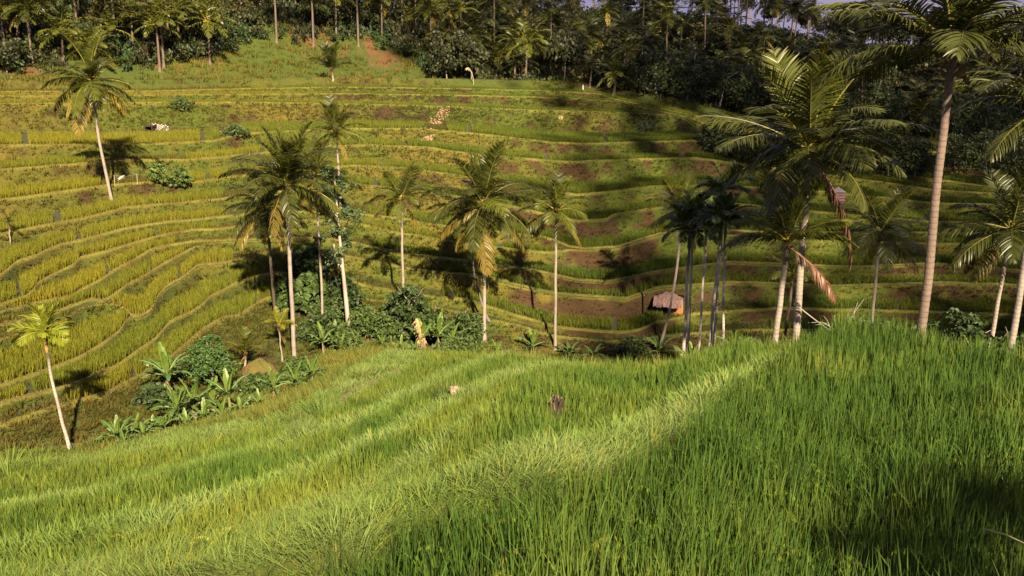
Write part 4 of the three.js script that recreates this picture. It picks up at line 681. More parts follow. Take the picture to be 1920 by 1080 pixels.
// the ones that can be told apart along the edge of the wood: foot u v, crown u v, label
const EDGE = [[300, 134, 296, 46, 1, 'sunlit coconut palm with a broad lit crown above the red soil bank'], [222, 114, 214, -40, 1, 'tall pale trunk coconut palm behind the lone leaning palm'], [338, 110, 328, 20, 0.9, 'thin coconut palm next to the sunlit broad crowned one'], [389, 92, 388, 30, 0.9, 'coconut palm with a bent yellow frond at the wood edge'], [519, 80, 512, -30, 1, 'coconut palm with a bare pale trunk on the grassy bank'], [588, 88, 578, -25, 1, 'coconut palm with a leaning pale trunk over a dark shadow'], [672, 86, 662, -40, 1, 'coconut palm with a tall pale trunk left of the red scree bank'], [755, 80, 757, -45, 1, 'coconut palm with the thickest pale trunk above the red scree bank'], [834, 128, 834, 60, 0.8, 'small coconut palm with a thin trunk at the end of the grassy bank'], [36, 104, 30, 20, 1, 'coconut palm with a reddish trunk in the wood corner'], [8, 96, 2, 10, 1, 'coconut palm with a leaning trunk at the very edge of view'], [60, 105, 62, 25, 1, 'coconut palm with a dark trunk beside the reddish one'], [250, 110, 236, 30, 1, 'coconut palm leaning over the bank behind the tall pale trunk'], [1006, 130, 1007, 72, 0.8, 'brightest yellow coconut palm standing out from the dark wood'], [1083, 105, 1083, 55, 0.9, 'coconut palm with pale fronds right of the brightest yellow one'], [962, 125, 958, 52, 0.9, 'coconut palm with hanging fronds left of the brightest yellow one'], [884, 90, 886, 40, 0.9, 'coconut palm with fine fronds above the curved bamboo pole'], [1105, 164, 1107, 138, 0.7, 'low coconut palm at the end of the topmost terrace'], [1150, 178, 1152, 140, 0.95, 'dark low coconut palm with spread fronds beside the topmost terrace'], [1424, 180, 1434, 72, 1, 'coconut palm with a thin leaning pale trunk above the ravine'], [1348, 190, 1350, 120, 0.9, 'coconut palm with a drooping crown left of the thin leaning trunk'], [1215, 150, 1212, 80, 0.9, 'coconut palm over the rounded trees of the ravine']];
EDGE.forEach(([u, v, uc, vc, s, label], i) => { const f = hit(u, v, arr(topD, sight(u, v).az) + 2), g = sight(uc, vc), h = Math.max(3, g.s * f.d - (f.p.y - EYE)); farPalm(f.az, f.d, h, s, label, i === 0 || i === 13 || i === 3 ? fMats.bright : pick([M.frond, M.frond, fMats.bright])); });
// the rest of the wood
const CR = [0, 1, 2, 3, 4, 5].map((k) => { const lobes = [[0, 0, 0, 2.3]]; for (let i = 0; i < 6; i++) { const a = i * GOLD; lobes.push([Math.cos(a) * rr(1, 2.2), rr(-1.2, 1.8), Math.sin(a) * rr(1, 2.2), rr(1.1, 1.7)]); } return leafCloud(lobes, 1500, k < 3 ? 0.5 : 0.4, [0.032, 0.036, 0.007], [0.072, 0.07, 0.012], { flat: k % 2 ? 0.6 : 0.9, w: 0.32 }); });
const TRT = [0, 1, 2].map(() => autoTree(7, 2.6, 5)), treeMats = [M.leaf, tint(M.leaf, [0.7, 0.75, 0.8]), tint(M.leaf, [1.45, 1.2, 0.9]), tint(M.leaf, [0.9, 0.95, 1])];
const where = (u, o) => (o < 14 ? 'at the wood edge ' : o < 60 ? 'midway in the wood ' : 'high in the wood ') + (u < 300 ? 'behind the lone leaning palm' : u < 560 ? 'above the red soil bank' : u < 820 ? 'above the grassy scree bank' : u < 1010 ? 'behind the curved bamboo pole' : u < 1180 ? 'behind the end of the topmost terrace' : u < 1370 ? 'around the ravine' : u < 1600 ? 'behind the red fronded palm' : 'behind the tallest foremost palm');
const seenSpots = []; let nPalm = 0, nTree = 0;
for (let i = 0; i < 4000 && nPalm + nTree < 455; i++) {
  const az = rr(-0.58, 0.58), u = 960 + F * Math.tan(az), o0 = u < 450 ? 15 : u < 820 ? 24 : u < 1250 ? 8 : 10, o = o0 + 150 * Math.pow(rnd(), 1.3), d = arr(topD, az) + o;
  const x = Math.sin(az) * d, z = Math.cos(az) * d, gapMin = (o < 60 ? 3.5 : 4.6); if (seenSpots.some(([a, b]) => (a - x) ** 2 + (b - z) ** 2 < gapMin * gapMin)) continue;
  const y = groundY(az, d), isPalm = nPalm < 295 && rnd() < (u < 1000 ? 0.78 : 0.58), leftV = V0 - y / d * F; if (leftV < -25) continue;
  const skyline = u < 1330 ? -60 : u < 1420 ? lerp(-60, 4, (u - 1330) / 90) : u < 1560 ? lerp(4, 26, (u - 1420) / 140) : u < 1720 ? lerp(26, 46, (u - 1560) / 160) : lerp(46, 76, clamp((u - 1720) / 180));
  let h = isPalm ? (rnd() < 0.14 ? rr(10, 16) : rr(3.2, 8.5)) : rr(5, 10); const most = (V0 - skyline) / F * d - y - (isPalm ? 1.5 : 0.8) - rnd() * 1.6; if (most < 3.5) continue; h = Math.min(h, most); if (u > 1330 && o > 70) h = most; if (y + h + 3 < -0.5 && false) continue;
  if (o < o0 + 10 && u > 380 && u < 800) { if (rnd() < 0.6) continue; }
  seenSpots.push([x, z]);
  if (isPalm) { farPalm(az, d, h, rr(0.9, 1.25), 'coconut palm among others ' + where(u, o - o0), pick([M.frond, fMats.bright, fMats.bright, fMats.dark]), 'palms ' + where(u, o - o0)); nPalm++; }
  else { nTree++; const root = base('forest_tree', ground(az, d), 'leafy tree among others ' + where(u, o - o0), 'tree', 'leafy trees ' + where(u, o - o0)), t = mesh('trunk', pick(TRT), M.plain, root); t.scale.set(0.8, h / 8, 0.8); const c = mesh('crown', pick(CR), pick(treeMats), root); c.position.y = h * (o < o0 + 20 ? 0.5 : 0.66); c.rotation.y = rnd() * 6.3; const s = rr(0.85, 1.3); c.scale.set(s, s * h / (o < o0 + 20 ? 6.2 : 8), s); }
}
console.log('palms', nPalm, 'trees', nTree);
{ // undergrowth fills the floor of the wood
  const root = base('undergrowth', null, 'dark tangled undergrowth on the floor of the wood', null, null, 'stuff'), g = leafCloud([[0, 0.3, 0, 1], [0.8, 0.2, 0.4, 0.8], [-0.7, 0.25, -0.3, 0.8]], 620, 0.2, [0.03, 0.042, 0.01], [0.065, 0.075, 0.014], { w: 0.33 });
  const list = fill(topD.map((d, j) => { const u = 960 + F * Math.tan(azOf(j)); return d + lerp(lerp(17, 25, smooth(300, 500, u)), 9, smooth(760, 900, u)); }), topD.map((d) => d + 120), (d) => d < 210 ? 0.2 : 0.08, (az, d, p) => Math.abs(az) > VIS ? null : [p, rr(0.9, 2.4)]);
  const im = new THREE.InstancedMesh(g, M.leaf, list.length); im.name = 'undergrowth_clumps'; im.userData.kind = 'stuff'; im.castShadow = im.receiveShadow = true;
  list.forEach(([p, s], i) => { dummy.position.copy(p); dummy.rotation.set(0, rnd() * 6.3, 0); dummy.scale.set(s, s * rr(0.7, 1.9), s); dummy.updateMatrix(); im.setMatrixAt(i, dummy.matrix); im.setColorAt(i, colr.setRGB(rr(0.7, 1.3), rr(0.7, 1.2), 1)); }); root.add(im);
}
// ------------------------------------------------------------------ thickets in the valley
function thicket(u, v, wpx, hpx, d, label, c0 = G3, c1 = G1, n = 1700, size = 0.32, o = {}) { return shrub(u, v, wpx, hpx, 'leafy_shrub', label, 'shrub', c0, c1, n, size, { d, lobes: 9, ...o }); }
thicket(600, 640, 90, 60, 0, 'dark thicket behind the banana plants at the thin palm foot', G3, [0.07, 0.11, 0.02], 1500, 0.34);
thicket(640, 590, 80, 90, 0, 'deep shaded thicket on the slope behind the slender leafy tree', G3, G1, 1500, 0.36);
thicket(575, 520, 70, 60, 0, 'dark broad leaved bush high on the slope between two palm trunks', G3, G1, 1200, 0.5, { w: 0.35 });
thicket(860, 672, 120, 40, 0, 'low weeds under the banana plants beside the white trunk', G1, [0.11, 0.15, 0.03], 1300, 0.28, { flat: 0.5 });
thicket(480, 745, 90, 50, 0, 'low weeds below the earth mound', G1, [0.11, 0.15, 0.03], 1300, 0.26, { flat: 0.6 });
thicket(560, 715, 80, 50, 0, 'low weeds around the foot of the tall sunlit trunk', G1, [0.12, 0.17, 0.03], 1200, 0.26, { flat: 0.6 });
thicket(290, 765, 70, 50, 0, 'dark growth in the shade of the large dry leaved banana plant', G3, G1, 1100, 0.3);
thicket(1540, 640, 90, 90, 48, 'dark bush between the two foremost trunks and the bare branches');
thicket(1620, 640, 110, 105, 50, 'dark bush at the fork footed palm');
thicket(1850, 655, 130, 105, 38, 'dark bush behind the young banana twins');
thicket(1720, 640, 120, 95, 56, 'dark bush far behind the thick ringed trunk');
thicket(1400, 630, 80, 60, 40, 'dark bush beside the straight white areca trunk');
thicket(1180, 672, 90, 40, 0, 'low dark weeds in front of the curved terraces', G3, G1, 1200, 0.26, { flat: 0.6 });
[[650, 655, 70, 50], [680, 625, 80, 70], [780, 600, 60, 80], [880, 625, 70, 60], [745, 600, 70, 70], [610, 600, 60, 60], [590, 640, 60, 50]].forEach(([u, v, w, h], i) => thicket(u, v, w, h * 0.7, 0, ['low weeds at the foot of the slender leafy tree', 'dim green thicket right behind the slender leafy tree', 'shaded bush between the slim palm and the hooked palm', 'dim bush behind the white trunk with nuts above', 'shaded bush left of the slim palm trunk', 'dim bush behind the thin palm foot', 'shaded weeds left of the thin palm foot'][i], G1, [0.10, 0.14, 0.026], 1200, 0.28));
// rounded trees of the ravine
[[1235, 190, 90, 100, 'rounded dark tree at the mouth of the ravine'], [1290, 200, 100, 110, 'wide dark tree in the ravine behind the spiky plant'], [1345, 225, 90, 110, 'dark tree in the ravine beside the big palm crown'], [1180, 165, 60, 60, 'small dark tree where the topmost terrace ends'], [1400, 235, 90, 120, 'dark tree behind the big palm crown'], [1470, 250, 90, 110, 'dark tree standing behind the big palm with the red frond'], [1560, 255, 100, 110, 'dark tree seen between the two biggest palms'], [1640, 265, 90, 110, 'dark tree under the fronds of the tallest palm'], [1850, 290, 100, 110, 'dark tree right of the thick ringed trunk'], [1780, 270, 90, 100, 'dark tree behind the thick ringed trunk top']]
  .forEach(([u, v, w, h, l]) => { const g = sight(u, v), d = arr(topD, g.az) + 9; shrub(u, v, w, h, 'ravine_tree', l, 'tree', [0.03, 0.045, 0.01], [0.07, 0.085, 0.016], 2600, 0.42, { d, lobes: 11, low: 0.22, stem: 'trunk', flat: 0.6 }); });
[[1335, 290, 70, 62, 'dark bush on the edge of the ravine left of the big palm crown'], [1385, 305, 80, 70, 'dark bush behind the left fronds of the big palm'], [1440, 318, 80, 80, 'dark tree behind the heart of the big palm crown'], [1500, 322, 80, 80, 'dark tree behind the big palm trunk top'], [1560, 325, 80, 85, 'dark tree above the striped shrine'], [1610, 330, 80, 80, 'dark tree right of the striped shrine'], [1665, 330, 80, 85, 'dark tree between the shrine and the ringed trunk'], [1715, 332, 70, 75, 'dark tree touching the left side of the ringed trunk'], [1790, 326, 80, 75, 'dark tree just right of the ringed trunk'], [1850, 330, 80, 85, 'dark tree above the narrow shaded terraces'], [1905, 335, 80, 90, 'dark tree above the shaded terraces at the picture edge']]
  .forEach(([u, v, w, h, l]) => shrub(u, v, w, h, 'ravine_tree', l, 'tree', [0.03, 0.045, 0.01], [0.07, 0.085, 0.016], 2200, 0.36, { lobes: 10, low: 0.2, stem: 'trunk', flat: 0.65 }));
// ------------------------------------------------------------------ small things of the place
const V3 = (x, y, z) => new THREE.Vector3(x, y, z);
function boxGeo(w, h, d, c, x = 0, y = 0, z = 0) { const g = new THREE.BoxGeometry(w, h, d, 1, 1, 1); g.translate(x, y, z); const n = g.attributes.position.count; g.setAttribute('color', new THREE.Float32BufferAttribute([...Array(n)].flatMap(() => c), 3)); return g; }
function stoneGeo(c, sd) { const g = new THREE.IcosahedronGeometry(0.5, 1), p = g.attributes.position, cs = []; for (let i = 0; i < p.count; i++) { const k = 0.8 + 0.5 * nz(p.getX(i) * 2.4 + sd, p.getY(i) * 2.4, p.getZ(i) * 2.4); p.setXYZ(i, p.getX(i) * k, p.getY(i) * k * 0.75, p.getZ(i) * k); cs.push(...c); } g.setAttribute('color', new THREE.Float32BufferAttribute(cs, 3)); g.computeVertexNormals(); return g; }
const stones = [0, 1, 2, 3].map((k) => stoneGeo(mixc([0.5, 0.31, 0.21], [0.36, 0.19, 0.12], k / 3), k * 5));
const paleStones = [0, 1, 2].map((k) => stoneGeo(mixc([0.55, 0.48, 0.45], [0.3, 0.24, 0.21], k / 3), k * 3 + 20)), wetMat = M.plain.clone(); wetMat.roughness = 0.25;
function scree(name, spots, n, px, label, geos, mat) {
  const g0 = hit(spots[0][0], spots[0][1]), root = base(name, g0.p, label, 'rubble');
  for (let i = 0; i < n; i++) {
    const t = rnd() * (spots.length - 1), k = Math.floor(t), a = spots[k], b = spots[k + 1] ?? a, w = lerp(a[2], b[2], t - k), u = lerp(a[0], b[0], t - k) + rr(-w, w), v = lerp(a[1], b[1], t - k) + rr(-3, 3), f = hit(u, v), s = mesh('stone', pick(geos), mat, root);
    s.position.copy(f.p).sub(g0.p); s.rotation.set(rnd() * 6, rnd() * 6, rnd() * 6); s.scale.setScalar(rr(0.5, 1.3) * px / F * f.d);
  }
}
scree('rubble', [[836, 203, 10], [828, 218, 11], [815, 232, 13], [806, 241, 18]], 190, 3.6, 'pale pink scree of stones spilled down between two terraces', stones, M.plain);
scree('rubble', [[808, 256, 6], [800, 267, 12]], 40, 5, 'smaller pink scree just below the long pale one', stones, M.plain);
scree('rubble', [[288, 235, 3], [300, 240, 14], [306, 244, 16]], 90, 3.6, 'glittering wet white stones beside the dark opening', paleStones, wetMat);
scree('rubble', [[585, 598, 8], [600, 602, 14]], 26, 5, 'pinkish debris in the shade at the thin palm foot', stones, M.plain);
{ // dark opening dug into the bank
  const f = hit(281, 249), k = f.d / F, root = base('opening', f.p.clone().add(V3(0, 0, -0.35)), 'small dark square opening dug into the brown bank', 'opening'), w = 12 * k, h = 10.5 * k, t = 0.12, wood = [0.05, 0.03, 0.02];
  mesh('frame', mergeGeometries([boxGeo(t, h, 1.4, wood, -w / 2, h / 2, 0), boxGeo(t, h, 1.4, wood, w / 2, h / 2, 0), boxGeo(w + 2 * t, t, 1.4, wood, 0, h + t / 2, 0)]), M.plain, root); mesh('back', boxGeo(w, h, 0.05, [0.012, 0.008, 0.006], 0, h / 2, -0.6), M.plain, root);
}
{ // the little hut
  const f = hit(1252, 588), k = f.d / F, root = base('hut', f.p, 'little field hut with a ragged thatched roof and one orange wall', 'hut'), w = 40 * k, h = 24 * k, X = (u) => (u - 1252) * k; root.rotation.y = -0.25;
  const post = [0.16, 0.1, 0.06]; for (const [x, z] of [[-w / 2, 0.4], [w / 2, 0.4], [-w / 2, -1.6], [w / 2, -1.6], [0, 0.4]]) mesh('post', boxGeo(0.12, h, 0.12, post, x, h / 2, z), M.plain, root);
  const board = boxGeo(0.24, h * 0.92, 0.05, [0.46, 0.19, 0.06]); for (let i = 0; i < 5; i++) { const b = mesh('board', board, M.plain, root); b.position.set(w * 0.14 + i * 0.26, h * 0.47, 0.48 + (i % 2) * 0.015); b.rotation.z = rr(-0.015, 0.015); }
  mesh('back_wall', boxGeo(w, h, 0.08, [0.06, 0.035, 0.02], 0, h / 2, -1.6), M.plain, root); mesh('side_wall', boxGeo(0.08, h, 1.9, [0.09, 0.05, 0.03], w / 2 + 0.08, h / 2, -0.6), M.plain, root);
  const mb = new MB(), rw = w * 0.66, rise = 15 * k; for (let s = -1; s <= 1; s += 2) for (let i = 0; i < 420; i++) { const t = rnd(), x = rr(-rw, rw), hx = clamp(1.25 - Math.abs(x) / rw, 0.45, 1), z0 = s * t * 1.7, y0 = h + rise * hx * (1 - t) + 0.05 * rnd(), c = mulc(mixc([0.30, 0.17, 0.15], [0.12, 0.07, 0.06], rnd()), rr(0.8, 1.2)), L = rr(0.35, 0.6), ww = rr(0.05, 0.11), a = mb.v(x - ww, y0 + 0.05, z0 - 0.6, c), b = mb.v(x + ww, y0 + 0.05, z0 - 0.6, c), e = mb.v(x + ww * 0.7 + rr(-0.1, 0.1), y0 - rise * L * 0.55, z0 - 0.6 + s * L, c), d = mb.v(x - ww * 0.7 + rr(-0.1, 0.1), y0 - rise * L * 0.55, z0 - 0.6 + s * L, c); mb.q(a, b, e, d); }
  const und = new MB(); for (const s of [-1, 1]) { const c = [0.16, 0.1, 0.085], a = und.v(-rw, h + rise * 0.4, -0.6, c), b = und.v(rw, h + rise * 0.4, -0.6, c), m = und.v(0, h + rise * 0.97, -0.6, c), e = und.v(rw, h - 0.05, -0.6 + s * 1.75, c), d = und.v(-rw, h - 0.05, -0.6 + s * 1.75, c); und.t(a, m, d); und.t(m, e, d); und.t(m, b, e); }
  const r = mesh('roof', und.geo(), M.plain, root); mesh('thatch', mb.geo(), M.plain, r);
}
{ // shrine
  const f = hit(1568, 386), k = f.d / F, root = base('shrine', f.p, 'small pink and grey striped shrine under the red dead frond', 'shrine'), w = 20 * k;
  mesh('pedestal', boxGeo(w, 9 * k, w, [0.2, 0.075, 0.075], 0, 4.5 * k, 0), M.plain, root);
  for (let i = 0; i < 5; i++) mesh('band', boxGeo(w * (1.05 - 0.05 * (i % 2)), 2.6 * k, w * (1.05 - 0.05 * (i % 2)), i % 2 ? [0.24, 0.085, 0.09] : [0.3, 0.2, 0.2], 0, (10.3 + i * 2.65) * k, 0), M.plain, root);
  const c = new THREE.ConeGeometry(w * 0.85, 9 * k, 4, 3); c.rotateY(Math.PI / 4); c.translate(0, 28.5 * k, 0); c.setAttribute('color', new THREE.Float32BufferAttribute([...Array(c.attributes.position.count)].flatMap(() => [0.3, 0.24, 0.28]), 3)); mesh('roof', c, M.plain, root);
}
{ // striped cloth on a pole
  const f = hit(1789, 512), k = f.d / F, root = base('striped_banner', f.p, 'red and white striped cloth hanging from a short pole', 'banner'); const mb = new MB(); mb.tube([V3(0, -0.2, 0), V3(0, 22 * k, 0), V3(0.1, 44 * k, 0)], [0.05, 0.045, 0.03], [0.35, 0.24, 0.16], 6); mesh('pole', mb.geo(), M.plain, root);
  for (let i = 0; i < 6; i++) { const g = new MB(), c = i % 2 ? [0.34, 0.05, 0.045] : [0.5, 0.44, 0.4], n = 6, y0 = (40 - i * 4.6) * k, hh = 4.6 * k; let l = null; for (let s = 0; s <= n; s++) { const x = 0.06 + s / n * 12 * k, z = 0.08 * Math.sin(s * 1.7 + i * 0.3), a = g.v(x, y0, z, c), b = g.v(x, y0 - hh, z * 1.2, c); if (l) g.q(l[0], l[1], b, a); l = [a, b]; } mesh('stripe', g.geo(), M.plain, root); }
}
{ // curved bamboo pole
  const f = hit(888, 159), k = f.d / F, root = base('bamboo_pole', f.p, 'tall bamboo pole with a curved drooping tip on the topmost terrace', 'bamboo pole'), mb = new MB(), c = new THREE.CatmullRomCurve3([V3(0, -0.3, 0), V3(-1 * k, 12 * k, 0), V3(-5 * k, 25 * k, 0), V3(-10 * k, 30 * k, 0), V3(-14 * k, 28 * k, 0)]); mb.tube(c.getPoints(18), [...Array(19)].map((_, i) => lerp(0.075, 0.03, i / 18)), [0.42, 0.33, 0.2], 7); mesh('pole', mb.geo(), M.plain, root);
  const tb = new MB(); for (let i = 0; i < 40; i++) { const p = c.getPoint(rr(0.35, 1)), L = rr(0.2, 0.5), x = p.x + rr(-0.1, 0.1), q = tb.v(x - 0.03, p.y, p.z, [0.6, 0.5, 0.3]), r = tb.v(x + 0.03, p.y, p.z, [0.6, 0.5, 0.3]), s = tb.v(x + rr(-0.1, 0.1), p.y - L, p.z + rr(-0.1, 0.1), [0.5, 0.42, 0.2]); tb.t(q, r, s); } mesh('tassel', tb.geo(), M.plain, root);
}
{ // bird scarer on a line
  const a = hit(216, 352), pb = hit(258, 346), root = base('bird_scarer', a.p, 'white cloth bird scarer tied to a line beside the lone leaning palm', 'bird scarer'), e = pb.p.clone().sub(a.p), h = 1.0;
  for (const q of [V3(0, 0, 0), e]) { const m = new MB(); m.tube([q.clone().add(V3(0, -0.2, 0)), q.clone().add(V3(0.03, h, 0))], [0.03, 0.025], [0.5, 0.42, 0.3], 5); mesh('post', m.geo(), M.plain, root); }
  const ln = new MB(), pts = [0, 0.25, 0.5, 0.75, 1].map((t) => V3(e.x * t, e.y * t + h - 0.18 * Math.sin(t * Math.PI), e.z * t)); ln.tube(pts, pts.map(() => 0.009), [0.4, 0.36, 0.28], 4); mesh('line', ln.geo(), M.plain, root);
  const cl = new MB(), m = pts[1], W = [0.5, 0.47, 0.43]; for (let i = 0; i < 9; i++) { const g = rnd() * 6.3, L = rr(0.25, 0.5), x = m.x + 0.15 + Math.cos(g) * L, y = m.y - 0.15 + Math.sin(g) * L * 0.8, q = cl.v(m.x + 0.1, m.y, m.z, W), r = cl.v(m.x + 0.26, m.y - 0.12, m.z + 0.05, W), s = cl.v(x, y, m.z + rr(-0.1, 0.1), W); cl.t(q, r, s); } mesh('cloth', cl.geo(), M.plain, root);
}
{ // earth mound with thin grass
  const f = hit(490, 728), k = f.d / F, mb = new MB(), n = 22, m = 10; let last = null;
  for (let i = 0; i <= m; i++) { const t = i / m, row = []; for (let j = 0; j <= n; j++) { const a = j / n * 6.2832, r = Math.sin(t * Math.PI / 2) * 40 * k * (1 + 0.15 * nz(Math.cos(a) * 2, Math.sin(a) * 2, 1)), y = (Math.cos(t * Math.PI / 2) * 62 - 6) * k + 0.3 * nz(Math.cos(a) * 2.2, t * 3.4, Math.sin(a) * 2.2) + 0.12 * nz(Math.cos(a) * 6, t * 9, Math.sin(a) * 6), b = fbm(Math.cos(a) * r * 0.8, y * 0.8, Math.sin(a) * r * 0.8, 3); row.push(mb.v(Math.cos(a) * r, y, Math.sin(a) * r * 0.8, mulc(mixc([0.2, 0.11, 0.035], [0.12, 0.13, 0.025], clamp(0.4 + 2 * b)), 1.3), j / n * 2, t)); } if (last) for (let j = 0; j < n; j++) mb.q(last[j], last[j + 1], row[j + 1], row[j]); last = row; }
  const o = mesh('earth_mound', mb.geo(), M.ground); o.position.copy(f.p); tag(o, 'rounded brown earth mound behind the young yellow palm', null, null, 'structure');
}
{ // peeling stump
  const f = hit(796, 660), k = f.d / F, root = base('palm_stump', f.p, 'peeling yellowish palm stump with a ragged top among banana plants', 'stump'), mb = new MB(), q = [0, 0.3, 0.6, 0.85, 1].map((t) => V3((-14 * t) * k, 68 * t * k, 0)); mb.tube(q, [0.3, 0.22, 0.22, 0.2, 0.1], (t) => mixc([0.2, 0.1, 0.05], [0.5, 0.36, 0.14], t), 9); mesh('trunk', mb.geo(), M.plain, root);
  const pb = new MB(); for (let i = 0; i < 60; i++) { const t = rr(0.3, 1), a = rnd() * 6.3, x = -14 * t * k + Math.cos(a) * 0.24, z = Math.sin(a) * 0.24, y = 68 * t * k, c = mixc([0.62, 0.45, 0.25], [0.3, 0.18, 0.08], rnd()), L = rr(0.2, 0.5), p = pb.v(x, y, z, c), r = pb.v(x + 0.09, y, z, c), s = pb.v(x + Math.cos(a) * L * 0.5, y - L * 0.7, z + Math.sin(a) * L * 0.5, c); pb.t(p, r, s); } mesh('bark_shred', pb.geo(), M.plain, root);
}
{ // things lying on the near slope
  const nearHit = (u, v) => { const g = sight(u, v), d = nearD(u, v); return { d, p: ground(g.az, d) }; };
  let f = nearHit(857, 732), k = f.d / F, root = base('boulder', f.p, 'pinkish rounded boulder lying in the grass of the near slope', 'boulder'); const b = mesh('rock', stoneGeo([0.5, 0.33, 0.24], 9), M.plain, root); b.scale.set(32 * k, 40 * k, 32 * k); b.position.y = 0.6;
  f = nearHit(1043, 768); k = f.d / F; root = base('straw_bundle', f.p, 'dark weathered bundle of stalks stuck in the near rice', 'bundle'); const mb = new MB(); for (let i = 0; i < 46; i++) { const a = rnd() * 6.3, r = rr(0.02, 13 * k), h = rr(44, 68) * k, c = mixc([0.05, 0.03, 0.025], [0.34, 0.22, 0.17], rnd() ** 2); mb.tube([V3(Math.cos(a) * r, -0.1, Math.sin(a) * r), V3(Math.cos(a) * r * 0.6, h * 0.55, Math.sin(a) * r * 0.6), V3(Math.cos(a) * r * 1.5, h, Math.sin(a) * r * 1.5)], [0.022, 0.02, 0.012], c, 4); } mesh('stalks', mb.geo(), M.plain, root);
  const clumpG = [0, 1].map(() => tuftGeo(150, 0.75, 0.018, 0.22, 0.55, { segs: 4, bend: 1.5 }));
  [[835, 735, 'dark green grass tussock beside the pinkish boulder', [0.09, 0.14, 0.035], 1.3], [742, 735, 'round grass tussock on the near slope below the curved grass ridge', [0.13, 0.19, 0.04], 1.3], [676, 700, 'pale grass tussock on top of the curved grass ridge', [0.2, 0.25, 0.06], 1.2], [610, 765, 'tall grass tussock at the end of the banana row', [0.14, 0.22, 0.04], 1.6], [12, 880, 'tall grass tussock at the low end of the near slope', [0.16, 0.24, 0.04], 1.7], [70, 872, 'grass tussock beside the foot of the leaning areca palm', [0.17, 0.24, 0.04], 1.3], [570, 820, 'grey green tussock on the middle of the near slope', [0.16, 0.21, 0.07], 1.0]].forEach(([u, v, l, c, s], i) => { const g = nearHit(u, v), m = mesh('grass_tussock', clumpG[i % 2], tint(M.blade, c), null); m.position.copy(g.p); m.scale.setScalar(s); tag(m, l, 'tussock'); });
  const g1 = sight(1846, 992), g2 = sight(1925, 1022), m = new MB(), A = at(g1.az, 4.9, g1.s * 4.9), B = at(g2.az, 4.2, g2.s * 4.2); m.tube([V3(0, 0, 0), B.clone().sub(A).multiplyScalar(0.5).add(V3(0, 0.012, 0)), B.clone().sub(A), B.clone().sub(A).multiplyScalar(2.2).add(V3(0.2, -0.5, 0.1))], [0.003, 0.005, 0.006, 0.007], [0.4, 0.36, 0.16], 5); const st = mesh('dry_stalk', m.geo(), M.plain); st.position.copy(A); tag(st, 'pale dry stalk lying across the dark foremost rice', 'stalk');
}
{ // rail at the slender tree
  const f = hit(652, 600), g1 = sight(633, 567), g2 = sight(652, 567), A = at(g1.az, f.d, g1.s * f.d), B = at(g2.az, f.d, g2.s * f.d), m = new MB(); m.tube([V3(0, 0, 0), B.clone().sub(A)], [0.035, 0.04], [0.6, 0.52, 0.45], 5); const r = mesh('bamboo_rail', m.geo(), M.plain); r.position.copy(A); tag(r, 'short pale rail fixed to the slender tree trunk', 'rail');
  const w = hit(1093, 170), q = base('marker_post', w.p, 'small white post at the end of the topmost terrace', 'post'), mm = new MB(); mm.tube([V3(0, -0.2, 0), V3(0, 0.6, 0), V3(0.02, 0.9, 0)], [0.14, 0.13, 0.05], [0.7, 0.66, 0.62], 8); mesh('post', mm.geo(), M.plain, q);
  const rk = hit(1051, 222), qr = base('boulder', rk.p, 'pinkish boulder on the grassy bank below the second terrace', 'boulder'), s = mesh('rock', stones[1], M.plain, qr); s.scale.set(0.9, 1.3, 0.8);
}
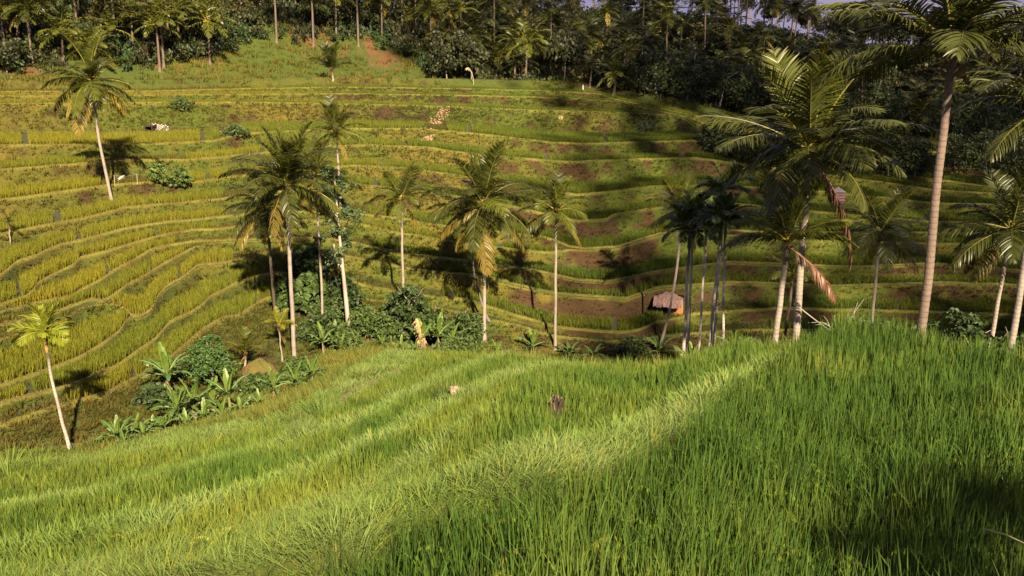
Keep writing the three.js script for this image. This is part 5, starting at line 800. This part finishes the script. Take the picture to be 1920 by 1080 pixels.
// ------------------------------------------------------------------ outside the view: things added to shade the scene
{ // unseen tree added behind the viewer to darken the foremost corner of rice
  const p = ground(0, 0.2).clone().setX(7.85).setZ(5.9); p.y = EYE - 2.7; const root = base('added_shade_tree', p, 'unseen leafy tree added behind the viewer to shade the rice', 'tree');
  mesh('trunk', branches([[[[0, -0.3, 0], [0.2, 3, 0], [-0.6, 6, -0.6]], 0.2], [[[0.1, 3.2, 0], [-0.3, 5, -0.6], [-0.5, 6.8, -0.9]], 0.09], [[[0.1, 3.6, 0], [1, 5.4, 0.3], [1.6, 6.6, 0.2]], 0.09]]), M.plain, root);
  mesh('crown', leafCloud([[-0.4, 6.9, -0.5, 1.2], [0.8, 7.2, -0.3, 1.3], [0.4, 7.4, -1.5, 0.9], [1.9, 6.6, 0.8, 1.2], [0.2, 6.2, 0.9, 1.1]], 3600, 0.2, G1, [0.1, 0.15, 0.03], { flat: 0.8 }), M.leaf, root);
}
{ // unseen puffs added high behind the viewer, placed to shade east hillside and wood
  const puff = new THREE.IcosahedronGeometry(1, 2), pp = puff.attributes.position; for (let i = 0; i < pp.count; i++) { const k = 0.8 + 0.45 * nz(pp.getX(i) * 1.8, pp.getY(i) * 1.8, pp.getZ(i) * 1.8 + 4); pp.setXYZ(i, pp.getX(i) * k, pp.getY(i) * k * 0.8, pp.getZ(i) * k); } puff.computeVertexNormals();
  const list = []; for (let i = 0; i < 15000; i++) {
    const az = rr(-0.62, 0.66), d = Math.sqrt(rr(40 * 40, 270 * 270)), past = d - arr(topD, az);
    const p = Math.max(0.95 * smooth(-0.02, 0.17, az) * smooth(62, 84, d), 0.5 * smooth(15, 35, past) * smooth(-0.3, 0.0, az)) * clamp(0.85 + 0.7 * fbm(az * 6, d * 0.02, 8));
    if (rnd() > p) continue; const g = ground(az, d), h = rr(120, 165) - (g.y - EYE), t = h / SUN.y; list.push([g.x + SUN.x * t, g.y + h, g.z + SUN.z * t, rr(1.0, 1.8)]);
  }
  const im = new THREE.InstancedMesh(puff, new THREE.MeshStandardMaterial({ color: 0xf4f2f0, roughness: 1 }), list.length); im.name = 'added_cloud'; im.castShadow = true; tag(im, 'unseen broken white puffs added high above to shade the hillside', null, null, 'stuff');
  list.forEach((q, i) => { dummy.position.set(q[0], q[1], q[2]); dummy.rotation.set(rnd() * 6, rnd() * 6, 0); dummy.scale.setScalar(q[3]); dummy.updateMatrix(); im.setMatrixAt(i, dummy.matrix); }); scene.add(im); console.log('added_cloud', list.length);
}
renderer.render(scene, camera);
